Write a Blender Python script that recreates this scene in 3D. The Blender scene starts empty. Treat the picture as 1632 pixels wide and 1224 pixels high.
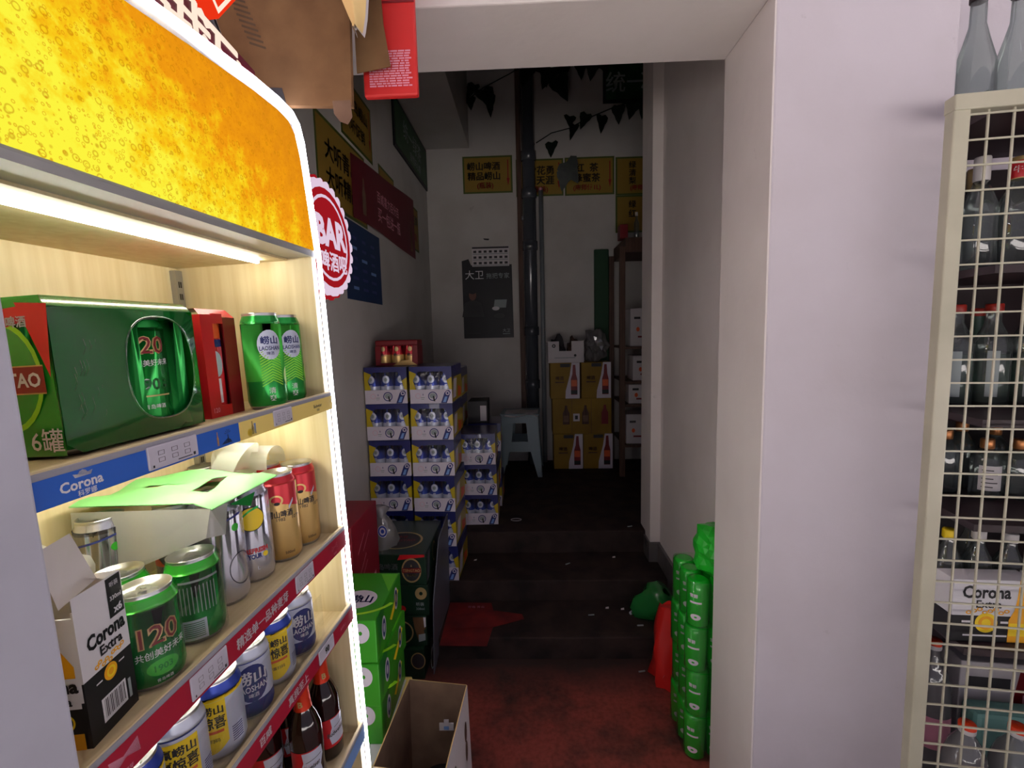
import bpy, bmesh, math, random
from mathutils import Matrix, Vector
random.seed(7)
C = bpy.context.scene.collection
S = bpy.context.scene
PI = math.pi
R = math.radians

# ---------------------------------------------------------------- camera, sky, exposure
cam_d = bpy.data.cameras.new('camera')
cam = bpy.data.objects.new('camera', cam_d)
C.objects.link(cam)
S.camera = cam
cam_d.sensor_width = 36.0
cam_d.sensor_fit = 'HORIZONTAL'
cam_d.lens = 36.0 * 762.0 / 1632.0
cam_d.clip_start = 0.02
RW = Matrix(((0.999222815722962, -0.020486158146621393, -0.03367613194930977),
             (0.031284438549424934, -0.10758350310893738, 0.9937037152810976),
             (-0.023980167708399353, -0.9939849632580973, -0.10685899294620063)))
rot = RW @ Matrix(((1, 0, 0), (0, -1, 0), (0, 0, -1)))
cam.matrix_world = Matrix.Translation((0, 0, 1.4)) @ rot.to_4x4()

w = bpy.data.worlds.new('world')
S.world = w
w.use_nodes = True
w.node_tree.nodes['Background'].inputs[0].default_value = (0.58, 0.55, 0.68, 1)
w.node_tree.nodes['Background'].inputs[1].default_value = 0.50
sun_d = bpy.data.lights.new('sun', 'SUN'); sun_d.energy = 78.0; sun_d.angle = R(2); sun_d.color = (1.0, 0.97, 0.97)
sun = bpy.data.objects.new('sun', sun_d); C.objects.link(sun)
sun.rotation_euler = (R(-30), 0, 0)     # over the roof from behind the shop: lights the street, leaves the shop front in shade
S.view_settings.view_transform = 'Standard'
S.view_settings.look = 'None'
S.view_settings.exposure = 0.0
S.view_settings.gamma = 1.0
S.view_settings.use_curve_mapping = False
S.cycles.use_denoising = True
S.cycles.max_bounces = 14
S.cycles.transparent_max_bounces = 24
S.cycles.caustics_reflective = False
S.cycles.caustics_refractive = False
S.cycles.sample_clamp_indirect = 4.0

# ---------------------------------------------------------------- materials
def lin(c):
    return tuple(((v / 255) / 12.92 if v <= 10 else ((v / 255 + 0.055) / 1.055) ** 2.4) for v in c)

def mat(name, rgb, rough=0.6, metal=0.0, spec=0.5, coat=0.0, alpha=1.0):
    m = bpy.data.materials.new(name)
    m.use_nodes = True
    b = m.node_tree.nodes['Principled BSDF']
    b.inputs['Base Color'].default_value = (*lin(rgb), 1)
    b.inputs['Roughness'].default_value = rough
    b.inputs['Metallic'].default_value = metal
    b.inputs['Specular IOR Level'].default_value = spec
    b.inputs['Coat Weight'].default_value = coat
    b.inputs['Alpha'].default_value = alpha
    return m

def noisy(name, c1, c2, scale=6.0, rough=0.7, lo=0.35, hi=0.65, stretch=(1, 1, 1), bump=0.0, spec=0.4, detail=6.0, metal=0.0):
    m = mat(name, c1, rough, metal, spec)
    t = m.node_tree
    N, L = t.nodes, t.links
    b = N['Principled BSDF']
    co = N.new('ShaderNodeTexCoord'); mp = N.new('ShaderNodeMapping')
    mp.inputs['Scale'].default_value = stretch
    nz = N.new('ShaderNodeTexNoise'); nz.inputs['Scale'].default_value = scale; nz.inputs['Detail'].default_value = detail
    cr = N.new('ShaderNodeValToRGB')
    cr.color_ramp.elements[0].position = lo; cr.color_ramp.elements[1].position = hi
    cr.color_ramp.elements[0].color = (*lin(c1), 1); cr.color_ramp.elements[1].color = (*lin(c2), 1)
    L.new(co.outputs['Object'], mp.inputs[0]); L.new(mp.outputs[0], nz.inputs['Vector'])
    L.new(nz.outputs['Fac'], cr.inputs[0]); L.new(cr.outputs[0], b.inputs['Base Color'])
    if bump:
        bp = N.new('ShaderNodeBump'); bp.inputs['Strength'].default_value = bump; bp.inputs['Distance'].default_value = 0.004
        L.new(nz.outputs['Fac'], bp.inputs['Height']); L.new(bp.outputs[0], b.inputs['Normal'])
    return m

def emit(name, rgb, strength):
    m = bpy.data.materials.new(name); m.use_nodes = True
    t = m.node_tree; t.nodes.clear()
    e = t.nodes.new('ShaderNodeEmission'); o = t.nodes.new('ShaderNodeOutputMaterial')
    e.inputs[0].default_value = (*lin(rgb), 1); e.inputs[1].default_value = strength
    t.links.new(e.outputs[0], o.inputs[0])
    return m

def film(name, tint, fac=0.12, white=0.0, rough=0.08, bump=0.6, scale=40):
    """thin clear or milky plastic: transparent with a glossy coat"""
    m = bpy.data.materials.new(name); m.use_nodes = True
    t = m.node_tree; t.nodes.clear(); N, L = t.nodes, t.links
    tr = N.new('ShaderNodeBsdfTransparent'); tr.inputs[0].default_value = (*lin(tint), 1)
    gl = N.new('ShaderNodeBsdfGlossy'); gl.inputs['Roughness'].default_value = rough
    df = N.new('ShaderNodeBsdfDiffuse'); df.inputs[0].default_value = (*lin(tint), 1)
    tl = N.new('ShaderNodeBsdfTranslucent'); tl.inputs[0].default_value = (*lin(tint), 1)
    dd = N.new('ShaderNodeMixShader'); dd.inputs[0].default_value = 0.45
    m1 = N.new('ShaderNodeMixShader'); m1.inputs[0].default_value = white
    m2 = N.new('ShaderNodeMixShader')
    fr = N.new('ShaderNodeLayerWeight'); fr.inputs[0].default_value = 0.25
    ml = N.new('ShaderNodeMath'); ml.operation = 'MULTIPLY_ADD'; ml.inputs[1].default_value = 0.55; ml.inputs[2].default_value = fac
    co = N.new('ShaderNodeTexCoord'); nz = N.new('ShaderNodeTexNoise'); nz.inputs['Scale'].default_value = scale
    bp = N.new('ShaderNodeBump'); bp.inputs['Strength'].default_value = bump; bp.inputs['Distance'].default_value = 0.003
    o = N.new('ShaderNodeOutputMaterial')
    L.new(co.outputs['Object'], nz.inputs['Vector']); L.new(nz.outputs['Fac'], bp.inputs['Height'])
    L.new(bp.outputs[0], gl.inputs['Normal'])
    L.new(df.outputs[0], dd.inputs[1]); L.new(tl.outputs[0], dd.inputs[2])
    L.new(tr.outputs[0], m1.inputs[1]); L.new(dd.outputs[0], m1.inputs[2])
    L.new(fr.outputs['Fresnel'], ml.inputs[0]); L.new(ml.outputs[0], m2.inputs[0])
    L.new(m1.outputs[0], m2.inputs[1]); L.new(gl.outputs[0], m2.inputs[2]); L.new(m2.outputs[0], o.inputs[0])
    return m

def beer_print():
    """back-lit print of beer bubbles: a printed picture, yellow low left to orange top right"""
    m = bpy.data.materials.new('beer_print'); m.use_nodes = True
    t = m.node_tree; t.nodes.clear(); N, L = t.nodes, t.links
    co = N.new('ShaderNodeTexCoord'); sp = N.new('ShaderNodeSeparateXYZ')
    L.new(co.outputs['Object'], sp.inputs[0])
    # big gradient: g = (x+0.58)*0.9 + (z-1.57)*2.2 + noise
    a = N.new('ShaderNodeMath'); a.operation = 'MULTIPLY_ADD'; a.inputs[1].default_value = 0.80; a.inputs[2].default_value = 0.80 * 0.58 - 1.57 * 1.75 - 0.26
    L.new(sp.outputs[0], a.inputs[0])
    b = N.new('ShaderNodeMath'); b.operation = 'MULTIPLY_ADD'; b.inputs[1].default_value = 1.75
    L.new(sp.outputs[2], b.inputs[0]); L.new(a.outputs[0], b.inputs[2])
    nz = N.new('ShaderNodeTexNoise'); nz.inputs['Scale'].default_value = 26; nz.inputs['Detail'].default_value = 9; nz.inputs['Roughness'].default_value = 0.68
    L.new(co.outputs['Object'], nz.inputs['Vector'])
    c = N.new('ShaderNodeMath'); c.operation = 'MULTIPLY_ADD'; c.inputs[1].default_value = 0.95
    L.new(nz.outputs['Fac'], c.inputs[0]); L.new(b.outputs[0], c.inputs[2])
    cr = N.new('ShaderNodeValToRGB')
    els = cr.color_ramp.elements
    els[0].position = 0.40; els[0].color = (*lin((255, 246, 62)), 1)
    els[1].position = 1.0; els[1].color = (*lin((226, 140, 20)), 1)
    e = els.new(0.55); e.color = (*lin((252, 208, 26)), 1)
    e = els.new(0.72); e.color = (*lin((243, 156, 18)), 1)
    L.new(c.outputs[0], cr.inputs[0])
    # large and small bubbles: dark rims from voronoi distance
    def rim(scale, r0, r1, dark, prev):
        v = N.new('ShaderNodeTexVoronoi'); v.inputs['Scale'].default_value = scale; v.inputs['Randomness'].default_value = 1.0
        L.new(co.outputs['Object'], v.inputs['Vector'])
        rp = N.new('ShaderNodeValToRGB'); rp.color_ramp.interpolation = 'EASE'
        q = rp.color_ramp.elements
        q[0].position = r0 - 0.06; q[0].color = (0, 0, 0, 1); q[1].position = r1 + 0.05; q[1].color = (0, 0, 0, 1)
        k = q.new((r0 + r1) / 2); k.color = (1, 1, 1, 1)
        L.new(v.outputs['Distance'], rp.inputs[0])
        # keep the rim of some cells only
        gt = N.new('ShaderNodeMath'); gt.operation = 'GREATER_THAN'; gt.inputs[1].default_value = 0.52
        sc = N.new('ShaderNodeSeparateColor'); L.new(v.outputs['Color'], sc.inputs[0]); L.new(sc.outputs[0], gt.inputs[0])
        mm = N.new('ShaderNodeMath'); mm.operation = 'MULTIPLY'; L.new(rp.outputs[0], mm.inputs[0]); L.new(gt.outputs[0], mm.inputs[1])
        m2 = N.new('ShaderNodeMath'); m2.operation = 'MULTIPLY'; m2.inputs[1].default_value = 0.6; L.new(mm.outputs[0], m2.inputs[0])
        mx = N.new('ShaderNodeMix'); mx.data_type = 'RGBA'
        L.new(m2.outputs[0], mx.inputs[0]); L.new(prev, mx.inputs[6]); mx.inputs[7].default_value = (*lin(dark), 1)
        return mx.outputs[2]
    o1 = rim(85, 0.24, 0.34, (196, 128, 10), cr.outputs[0])
    o2 = rim(190, 0.26, 0.40, (214, 126, 12), o1)
    em = N.new('ShaderNodeEmission'); em.inputs[1].default_value = 0.98
    L.new(o2, em.inputs[0])
    o = N.new('ShaderNodeOutputMaterial'); L.new(em.outputs[0], o.inputs[0])
    return m

def red_floor():
    """red floor paint worn to dark dirt"""
    m = mat('red_floor_paint', (140, 44, 38), 0.75, 0, 0.25)
    t = m.node_tree; N, L = t.nodes, t.links; b = N['Principled BSDF']
    co = N.new('ShaderNodeTexCoord')
    n1 = N.new('ShaderNodeTexNoise'); n1.inputs['Scale'].default_value = 3.2; n1.inputs['Detail'].default_value = 8; n1.inputs['Roughness'].default_value = 0.62
    n2 = N.new('ShaderNodeTexNoise'); n2.inputs['Scale'].default_value = 60; n2.inputs['Detail'].default_value = 3
    L.new(co.outputs['Object'], n1.inputs['Vector']); L.new(co.outputs['Object'], n2.inputs['Vector'])
    r1 = N.new('ShaderNodeValToRGB'); r1.color_ramp.elements[0].position = 0.36; r1.color_ramp.elements[1].position = 0.55
    r1.color_ramp.elements[0].color = (*lin((84, 56, 50)), 1); r1.color_ramp.elements[1].color = (*lin((156, 74, 64)), 1)
    L.new(n1.outputs['Fac'], r1.inputs[0])
    mx = N.new('ShaderNodeMix'); mx.data_type = 'RGBA'; mx.blend_type = 'MULTIPLY'; mx.inputs[0].default_value = 0.5
    L.new(r1.outputs[0], mx.inputs[6])
    r2 = N.new('ShaderNodeValToRGB'); r2.color_ramp.elements[0].position = 0.3; r2.color_ramp.elements[1].position = 0.6
    r2.color_ramp.elements[0].color = (0.45, 0.42, 0.4, 1); r2.color_ramp.elements[1].color = (1, 1, 1, 1)
    L.new(n2.outputs['Fac'], r2.inputs[0]); L.new(r2.outputs[0], mx.inputs[7])
    # worn strip trodden along the foot of the step
    sp = N.new('ShaderNodeSeparateXYZ'); L.new(co.outputs['Object'], sp.inputs[0])
    ad = N.new('ShaderNodeMath'); ad.operation = 'MULTIPLY_ADD'; ad.inputs[1].default_value = 0.3; L.new(n1.outputs['Fac'], ad.inputs[0]); L.new(sp.outputs[1], ad.inputs[2])
    r3 = N.new('ShaderNodeMapRange'); r3.inputs[1].default_value = 1.86; r3.inputs[2].default_value = 2.04; L.new(ad.outputs[0], r3.inputs[0])
    m3 = N.new('ShaderNodeMix'); m3.data_type = 'RGBA'; L.new(r3.outputs[0], m3.inputs[0]); L.new(mx.outputs[2], m3.inputs[6]); m3.inputs[7].default_value = (*lin((66, 52, 48)), 1)
    L.new(m3.outputs[2], b.inputs['Base Color'])
    return m

def plaster(name, c, stain):
    m = noisy(name, c, stain, 2.6, 0.85, 0.42, 0.85, bump=0.0, spec=0.2, detail=10)
    t = m.node_tree; N, L = t.nodes, t.links; b = N['Principled BSDF']
    co = N.new('ShaderNodeTexCoord')
    n2 = N.new('ShaderNodeTexNoise'); n2.inputs['Scale'].default_value = 34; n2.inputs['Detail'].default_value = 5
    bp = N.new('ShaderNodeBump'); bp.inputs['Strength'].default_value = 0.25; bp.inputs['Distance'].default_value = 0.004
    L.new(co.outputs['Object'], n2.inputs['Vector']); L.new(n2.outputs['Fac'], bp.inputs['Height']); L.new(bp.outputs[0], b.inputs['Normal'])
    # scuffs: sparse dark smudges
    src = b.inputs['Base Color'].links[0].from_socket
    n3 = N.new('ShaderNodeTexNoise'); n3.inputs['Scale'].default_value = 9; n3.inputs['Detail'].default_value = 9; n3.inputs['Roughness'].default_value = 0.72
    L.new(co.outputs['Object'], n3.inputs['Vector'])
    mr = N.new('ShaderNodeMapRange'); mr.inputs[1].default_value = 0.66; mr.inputs[2].default_value = 0.80; mr.inputs[4].default_value = 0.6
    L.new(n3.outputs['Fac'], mr.inputs[0])
    mx = N.new('ShaderNodeMix'); mx.data_type = 'RGBA'; L.new(mr.outputs[0], mx.inputs[0]); L.new(src, mx.inputs[6]); mx.inputs[7].default_value = (*lin((120, 112, 110)), 1)
    L.new(mx.outputs[2], b.inputs['Base Color'])
    return m

M = {}
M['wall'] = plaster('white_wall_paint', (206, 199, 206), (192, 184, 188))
M['jamb'] = plaster('lightened_cream_paint', (240, 233, 228), (224, 216, 210))  # cream paint; extra lightness stands in for light on reveals and right wall
M['wall_in'] = plaster('grey_wall_paint', (200, 196, 191), (178, 173, 166))
M['ceil'] = noisy('ceiling_paint', (200, 196, 190), (180, 176, 170), 3)
M['street'] = noisy('street_stone', (170, 166, 164), (150, 146, 142), 12)
M['red_floor'] = red_floor()
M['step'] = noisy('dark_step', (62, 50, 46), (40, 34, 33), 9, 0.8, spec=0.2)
M['tile'] = noisy('grey_base_tile', (112, 108, 108), (92, 88, 88), 5, 0.25)
M['ply'] = noisy('pale_ply', (238, 222, 178), (222, 202, 150), 7, 0.5, 0.3, 0.7, (9, 9, 0.5), spec=0.35)
M['ply_h'] = noisy('pale_ply_shelf', (222, 206, 168), (200, 180, 136), 7, 0.5, 0.3, 0.7, (0.6, 9, 9), spec=0.35)
M['wood'] = noisy('brown_wood', (96, 70, 56), (70, 48, 38), 8, 0.6, 0.3, 0.7, (8, 8, 0.6))
M['greyplastic'] = mat('grey_profile', (150, 150, 158), 0.45)
M['stile'] = noisy('grey_stile', (196, 196, 208), (180, 180, 192), 5, 0.5)
M['trim'] = mat('silver_trim', (176, 178, 178), 0.35, 0.5)
M['led'] = emit('led_white', (246, 242, 255), 22.0)
M['tube'] = emit('tube_white', (255, 252, 240), 40.0)
M['tube2'] = emit('tube_bright', (255, 250, 232), 48.0)
M['beer'] = beer_print()
M['steel'] = mat('steel', (170, 172, 176), 0.3, 0.9)
M['alu'] = mat('aluminium', (214, 214, 216), 0.28, 1.0)
M['white'] = mat('white_print', (232, 230, 232), 0.55)
M['paper'] = mat('white_paper', (214, 208, 210), 0.8, spec=0.2)
M['black'] = mat('black_print', (16, 16, 20), 0.5)
M['darkgrey'] = mat('dark_grey', (52, 50, 52), 0.6)
M['blue'] = mat('rail_blue', (40, 96, 190), 0.4)
M['yellowrail'] = mat('rail_yellow', (240, 214, 120), 0.4)
M['redrail'] = mat('rail_red', (168, 20, 50), 0.4)
M['bluerail'] = mat('rail_light_blue', (120, 160, 220), 0.4)
M['lcd'] = mat('tag_grey', (196, 192, 204), 0.35)
M['green'] = mat('can_green', (30, 150, 62), 0.25, 0.55)
M['greenl'] = mat('can_light_green', (76, 200, 70), 0.25, 0.5)
M['greend'] = mat('film_dark_green', (12, 92, 34), 0.14, 0.0, 0.6, 0.6)
M['greenf'] = mat('film_green', (28, 126, 34), 0.25, 0.0, 0.5, 0.4)
M['lime'] = mat('lime', (150, 210, 40), 0.4)
M['mint'] = mat('mint_card', (140, 222, 140), 0.5)
M['red'] = mat('pack_red', (196, 24, 34), 0.35)
M['redd'] = mat('pack_dark_red', (124, 16, 24), 0.45)
M['gold'] = mat('can_gold', (214, 178, 112), 0.3, 0.55)
M['goldp'] = mat('gold_print', (206, 176, 120), 0.35, 0.5)
M['canred'] = mat('can_red', (206, 50, 62), 0.3, 0.45)
M['silver'] = mat('can_silver', (206, 206, 218), 0.26, 0.8)
M['yellow'] = mat('yellow_print', (246, 212, 34), 0.45)
M['amber'] = mat('amber_print', (240, 170, 26), 0.45)
M['orange'] = mat('orange_print', (226, 92, 40), 0.45)
M['navy'] = mat('navy_print', (34, 44, 112), 0.45)
M['canblue'] = mat('can_blue', (52, 76, 178), 0.3, 0.4)
M['canpale'] = mat('can_pale', (216, 222, 240), 0.3, 0.3)
M['brownglass'] = mat('brown_glass', (34, 10, 8), 0.06, 0.0, 0.7)
M['foil'] = mat('red_foil', (226, 56, 22), 0.3, 0.35)
M['film'] = film('clear_film', (255, 255, 255), 0.05, 0.03, 0.1, 1.0, 30)
M['filmg'] = film('green_tint_film', (232, 250, 232), 0.05, 0.03, 0.12, 0.8, 25)
M['milky'] = film('milky_plastic', (250, 250, 244), 0.03, 0.72, 0.3, 0.5, 20)
M['glass'] = film('clear_glass', (214, 222, 220), 0.09, 0.16, 0.02, 0.0)
M['glassg'] = film('greenish_glass', (150, 184, 166), 0.07, 0.40, 0.03, 0.0)
M['glassy'] = film('amber_spirit_glass', (200, 184, 110), 0.09, 0.30, 0.03, 0.0)
M['pet'] = film('clear_pet', (228, 226, 226), 0.10, 0.32, 0.06, 0.8, 25)
M['card'] = noisy('brown_cardboard', (124, 94, 64), (108, 80, 54), 14, 0.85, spec=0.15)
M['cardd'] = noisy('dark_cardboard', (92, 74, 58), (74, 60, 48), 10, 0.85, spec=0.15)
M['cardin'] = noisy('cardboard_inside', (138, 112, 92), (110, 88, 74), 8, 0.9, spec=0.1)
M['cartonred'] = mat('carton_red', (206, 38, 36), 0.5)
M['pinkprint'] = mat('pink_print', (226, 150, 170), 0.6)
M['bagyellow'] = mat('yellow_paper_bag', (228, 196, 132), 0.6)
M['cream'] = noisy('cream_powder_coat', (190, 186, 164), (176, 172, 150), 6, 0.4)
M['rackdark'] = mat('dark_rack_shelf', (46, 30, 34), 0.5)
M['caseblue'] = mat('case_blue', (34, 40, 104), 0.3, 0, 0.5, 0.3)
M['caseyellow'] = mat('case_yellow', (190, 168, 26), 0.35, 0, 0.5, 0.2)
M['casewhite'] = mat('case_white', (218, 210, 220), 0.5)
M['cartony'] = noisy('yellow_carton', (150, 116, 26), (132, 100, 20), 5, 0.6)
M['stool'] = mat('blue_grey_plastic', (132, 150, 158), 0.45)
M['pipe'] = mat('dark_grey_pipe', (70, 74, 80), 0.18, 0, 0.6, 0.3)
M['thinpipe'] = mat('pale_pipe', (120, 126, 130), 0.3)
M['signy'] = mat('sign_yellow', (150, 118, 40), 0.6)
M['signg'] = mat('sign_green_edge', (78, 92, 32), 0.6)
M['signred'] = mat('sign_red', (150, 30, 24), 0.6)
M['bannerr'] = mat('banner_red', (104, 26, 36), 0.6)
M['signblue'] = mat('sign_blue', (26, 52, 92), 0.6)
M['signgreen'] = noisy('sign_dark_green', (26, 62, 34), (44, 88, 50), 9, 0.5)
M['pale'] = mat('pale_lettering', (150, 160, 160), 0.6)
M['greenboard'] = mat('green_board', (12, 62, 30), 0.6)
M['leaf'] = noisy('leaf_green', (24, 38, 26), (14, 24, 18), 20, 0.5)
M['bottlegreen'] = mat('bottle_green', (20, 190, 40), 0.2, 0, 0.6, 0.5)
M['baggreen'] = mat('bag_green', (40, 190, 50), 0.3, 0, 0.5, 0.3)
M['bagred'] = mat('bag_red', (222, 40, 34), 0.45)
M['capred'] = mat('cap_red', (170, 44, 34), 0.4)
M['caporange'] = mat('cap_orange', (240, 70, 30), 0.4)
M['capgold'] = mat('cap_gold', (196, 130, 80), 0.3, 0.6)
M['capwhite'] = mat('cap_white', (226, 220, 218), 0.45)
M['teal'] = mat('teal_bag', (120, 170, 164), 0.5)
M['badge_red'] = emit('badge_red_lit', (176, 26, 36), 0.75)
M['badge_white'] = emit('badge_white_lit', (240, 214, 236), 0.85)
M['sign_red_lit'] = emit('sign_red_lit', (236, 52, 22), 1.0)
M['sign_white_lit'] = emit('sign_white_lit', (255, 226, 206), 1.1)
M['signback'] = mat('sign_maroon', (70, 10, 28), 0.4)

# ---------------------------------------------------------------- mesh helpers
_gl = {}
def glyph(txt, bold=0.0):
    """the outline of a line of lettering, centred, one unit high"""
    heavy = bold >= 0.02 and any(ord(ch) > 0x2e80 for ch in txt)
    if any(ord(ch) > 0x2e80 for ch in txt): bold = min(bold, 0.008)
    k = (txt, bold, heavy)
    if k in _gl: return _gl[k]
    c = bpy.data.curves.new('lettering', 'FONT'); c.body = txt; c.resolution_u = 2; c.offset = bold; c.size = 1.0
    o = bpy.data.objects.new('lettering', c); C.objects.link(o)
    bpy.context.view_layer.update()
    me = o.evaluated_get(bpy.context.evaluated_depsgraph_get()).to_mesh()
    vs = [(v.co.x, v.co.y) for v in me.vertices]; fs = [tuple(p.vertices) for p in me.polygons]
    bpy.data.objects.remove(o); bpy.data.curves.remove(c)
    if vs:
        x0 = min(v[0] for v in vs); x1 = max(v[0] for v in vs); y0 = min(v[1] for v in vs); y1 = max(v[1] for v in vs)
        h = max(y1 - y0, 1e-6)
        vs = [((x - (x0 + x1) / 2) / h, (y - (y0 + y1) / 2) / h, 0) for x, y in vs]
        if heavy:
            n = len(vs); f0 = fs
            vs = [(x + d, y + e, q) for d, e, q in ((-.022, 0, 0), (.022, 0, .12), (0, -.014, .24), (0, .014, .36)) for x, y, q in vs]
            fs = [tuple(i + k2 * n for i in f) for k2 in range(4) for f in f0]
        r = (vs, fs, (x1 - x0) / h)
    else:
        r = ([], [], 1)
    _gl[k] = r
    return r

class B:
    def __init__(s):
        s.bm = bmesh.new(); s.mats = []
    def mi(s, m):
        if isinstance(m, str): m = M[m]
        if m not in s.mats: s.mats.append(m)
        return s.mats.index(m)
    def faces(s, vs, fs, m, smooth=False):
        i = s.mi(m); v = [s.bm.verts.new(p) for p in vs]
        for f in fs:
            try:
                q = s.bm.faces.new([v[k] for k in f]); q.material_index = i; q.smooth = smooth
            except ValueError: pass
        return s
    def box(s, lo, hi, m, bev=0.0, T=None):
        t = bmesh.new(); bmesh.ops.create_cube(t, size=1)
        for v in t.verts:
            v.co = Vector([lo[i] + (v.co[i] + 0.5) * (hi[i] - lo[i]) for i in range(3)])
        if bev: bmesh.ops.bevel(t, geom=t.edges[:], offset=bev, segments=2, affect='EDGES', profile=0.5)
        if T is not None: t.transform(T)
        s.add(t, m); return s
    def add(s, t, m, smooth=False):
        t.verts.index_update()
        s.faces([v.co.copy() for v in t.verts], [[v.index for v in f.verts] for f in t.faces], m, smooth); t.free()
    def poly(s, pts, m): return s.faces(pts, [tuple(range(len(pts)))], m)
    def prism(s, pts, d, m):
        """outline pts (3d, one plane) pushed along vector d"""
        n = len(pts); d = Vector(d); P = [Vector(p) for p in pts]
        vs = P + [p + d for p in P]
        fs = [tuple(range(n - 1, -1, -1)), tuple(range(n, 2 * n))] + [(i, (i + 1) % n, n + (i + 1) % n, n + i) for i in range(n)]
        return s.faces(vs, fs, m)
    def lathe(s, prof, ms, seg=28, o=(0, 0, 0), cap=(False, False)):
        """prof [(r,z)]; ms one material or one per ring gap"""
        n = len(prof); vs = []
        for r, z in prof:
            for k in range(seg):
                a = 2 * PI * k / seg; vs.append((o[0] + r * math.sin(a), o[1] - r * math.cos(a), o[2] + z))
        if not isinstance(ms, (list, tuple)): ms = [ms] * (n - 1)
        vv = [s.bm.verts.new(p) for p in vs]
        for j in range(n - 1):
            i = s.mi(ms[j])
            for k in range(seg):
                f = s.bm.faces.new((vv[j * seg + k], vv[j * seg + (k + 1) % seg], vv[(j + 1) * seg + (k + 1) % seg], vv[(j + 1) * seg + k]))
                f.material_index = i; f.smooth = True
        if cap[0]:
            f = s.bm.faces.new(vv[:seg][::-1]); f.material_index = s.mi(ms[0])
        if cap[1]:
            f = s.bm.faces.new(vv[-seg:]); f.material_index = s.mi(ms[-1])
        return s
    def tube(s, path, r, m, seg=8, closed=False, flat=1.0):
        P = [Vector(p) for p in path]; n = len(P); rings = []
        up = Vector((0.13, 0.31, 0.94)).normalized()
        for i, p in enumerate(P):
            t = (P[min(i + 1, n - 1)] - P[max(i - 1, 0)]).normalized()
            a = t.cross(up)
            if a.length < 1e-3: a = t.cross(Vector((1, 0, 0)))
            a.normalize(); b = a.cross(t).normalized()
            rr = r[i] if isinstance(r, (list, tuple)) else r
            rings.append([p + a * (rr * math.cos(2 * PI * k / seg)) + b * (rr * flat * math.sin(2 * PI * k / seg)) for k in range(seg)])
        vs = [q for g in rings for q in g]; fs = []
        for i in range(n - 1):
            for k in range(seg):
                fs.append((i * seg + k, i * seg + (k + 1) % seg, (i + 1) * seg + (k + 1) % seg, (i + 1) * seg + k))
        fs.append(tuple(range(seg))[::-1]); fs.append(tuple(range((n - 1) * seg, n * seg)))
        return s.faces(vs, fs, m, True)
    def ribbon(s, path, wv, m):
        """strip of width vector(s) wv along path"""
        n = len(path); vs = []
        for i, p in enumerate(path):
            q = Vector(wv[i] if isinstance(wv, list) else wv) / 2; p = Vector(p); vs += [p - q, p + q]
        return s.faces(vs, [(2 * i, 2 * i + 1, 2 * i + 3, 2 * i + 2) for i in range(n - 1)], m, True)
    def text(s, txt, h, o, xd, yd, m, bold=0.02, wmax=None, eps=0.0006):
        vs, fs, asp = glyph(txt, bold); o = Vector(o); x = Vector(xd).normalized(); y = Vector(yd).normalized()
        n = x.cross(y) * eps; sx = h
        if wmax and asp * h > wmax: sx = wmax / asp
        return s.faces([o + x * (a * sx) + y * (b * h) + n * (1 + q) for a, b, q in vs], fs, m)
    def ctext(s, txt, h, r, t0, z, m, bold=0.02, wmax=None, eps=0.0005, tilt=0.0):
        vs, fs, asp = glyph(txt, bold); sx = h
        if wmax and asp * h > wmax: sx = wmax / asp
        pts = []
        for a, b, q in vs:
            t = t0 + a * sx / r; rr = r + eps * (1 + q); pts.append((rr * math.sin(t), -rr * math.cos(t), z + b * h + a * sx * tilt))
        return s.faces(pts, fs, m)
    def cpatch(s, fn, r, t0, z0, m, nu=14, nv=3, eps=0.0003):
        """patch on a cylinder: fn(a in 0..1, b in 0..1) -> (arc length, height)"""
        vs = []
        for j in range(nv + 1):
            for i in range(nu + 1):
                x, z = fn(i / nu, j / nv); t = t0 + x / r
                vs.append(((r + eps) * math.sin(t), -(r + eps) * math.cos(t), z0 + z))
        w_ = nu + 1
        return s.faces(vs, [(j * w_ + i, j * w_ + i + 1, (j + 1) * w_ + i + 1, (j + 1) * w_ + i) for j in range(nv) for i in range(nu)], m, True)
    def cdisc(s, rx, rz, r, t0, z0, m, eps=0.0003, seg=22, inner=0.0):
        vs = []; rings = 3
        for j in range(rings + 1):
            q = inner + (1 - inner) * j / rings
            for k in range(seg):
                a = 2 * PI * k / seg; t = t0 + rx * q * math.cos(a) / r
                vs.append(((r + eps) * math.sin(t), -(r + eps) * math.cos(t), z0 + rz * q * math.sin(a)))
        fs = [(j * seg + k, j * seg + (k + 1) % seg, (j + 1) * seg + (k + 1) % seg, (j + 1) * seg + k) for j in range(rings) for k in range(seg)]
        return s.faces(vs, [f[::-1] for f in fs], m, True)
    def disc(s, rx, ry, o, xd, yd, m, inner=0.0, eps=0.0004, seg=28, a0=0, a1=2 * PI):
        o = Vector(o); x = Vector(xd).normalized(); y = Vector(yd).normalized(); n = x.cross(y) * eps
        full = abs(a1 - a0 - 2 * PI) < 1e-6; ns = seg if full else seg + 1
        A = [a0 + (a1 - a0) * k / seg for k in range(ns)]
        out = [o + n + x * (rx * math.cos(a)) + y * (ry * math.sin(a)) for a in A]
        if inner <= 0: return s.faces(out, [tuple(range(ns))], m)
        inn = [o + n + x * (rx * inner * math.cos(a)) + y * (ry * inner * math.sin(a)) for a in A]
        return s.faces(out + inn, [(k, (k + 1) % ns, ns + (k + 1) % ns, ns + k) for k in range(ns if full else seg)], m)
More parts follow.
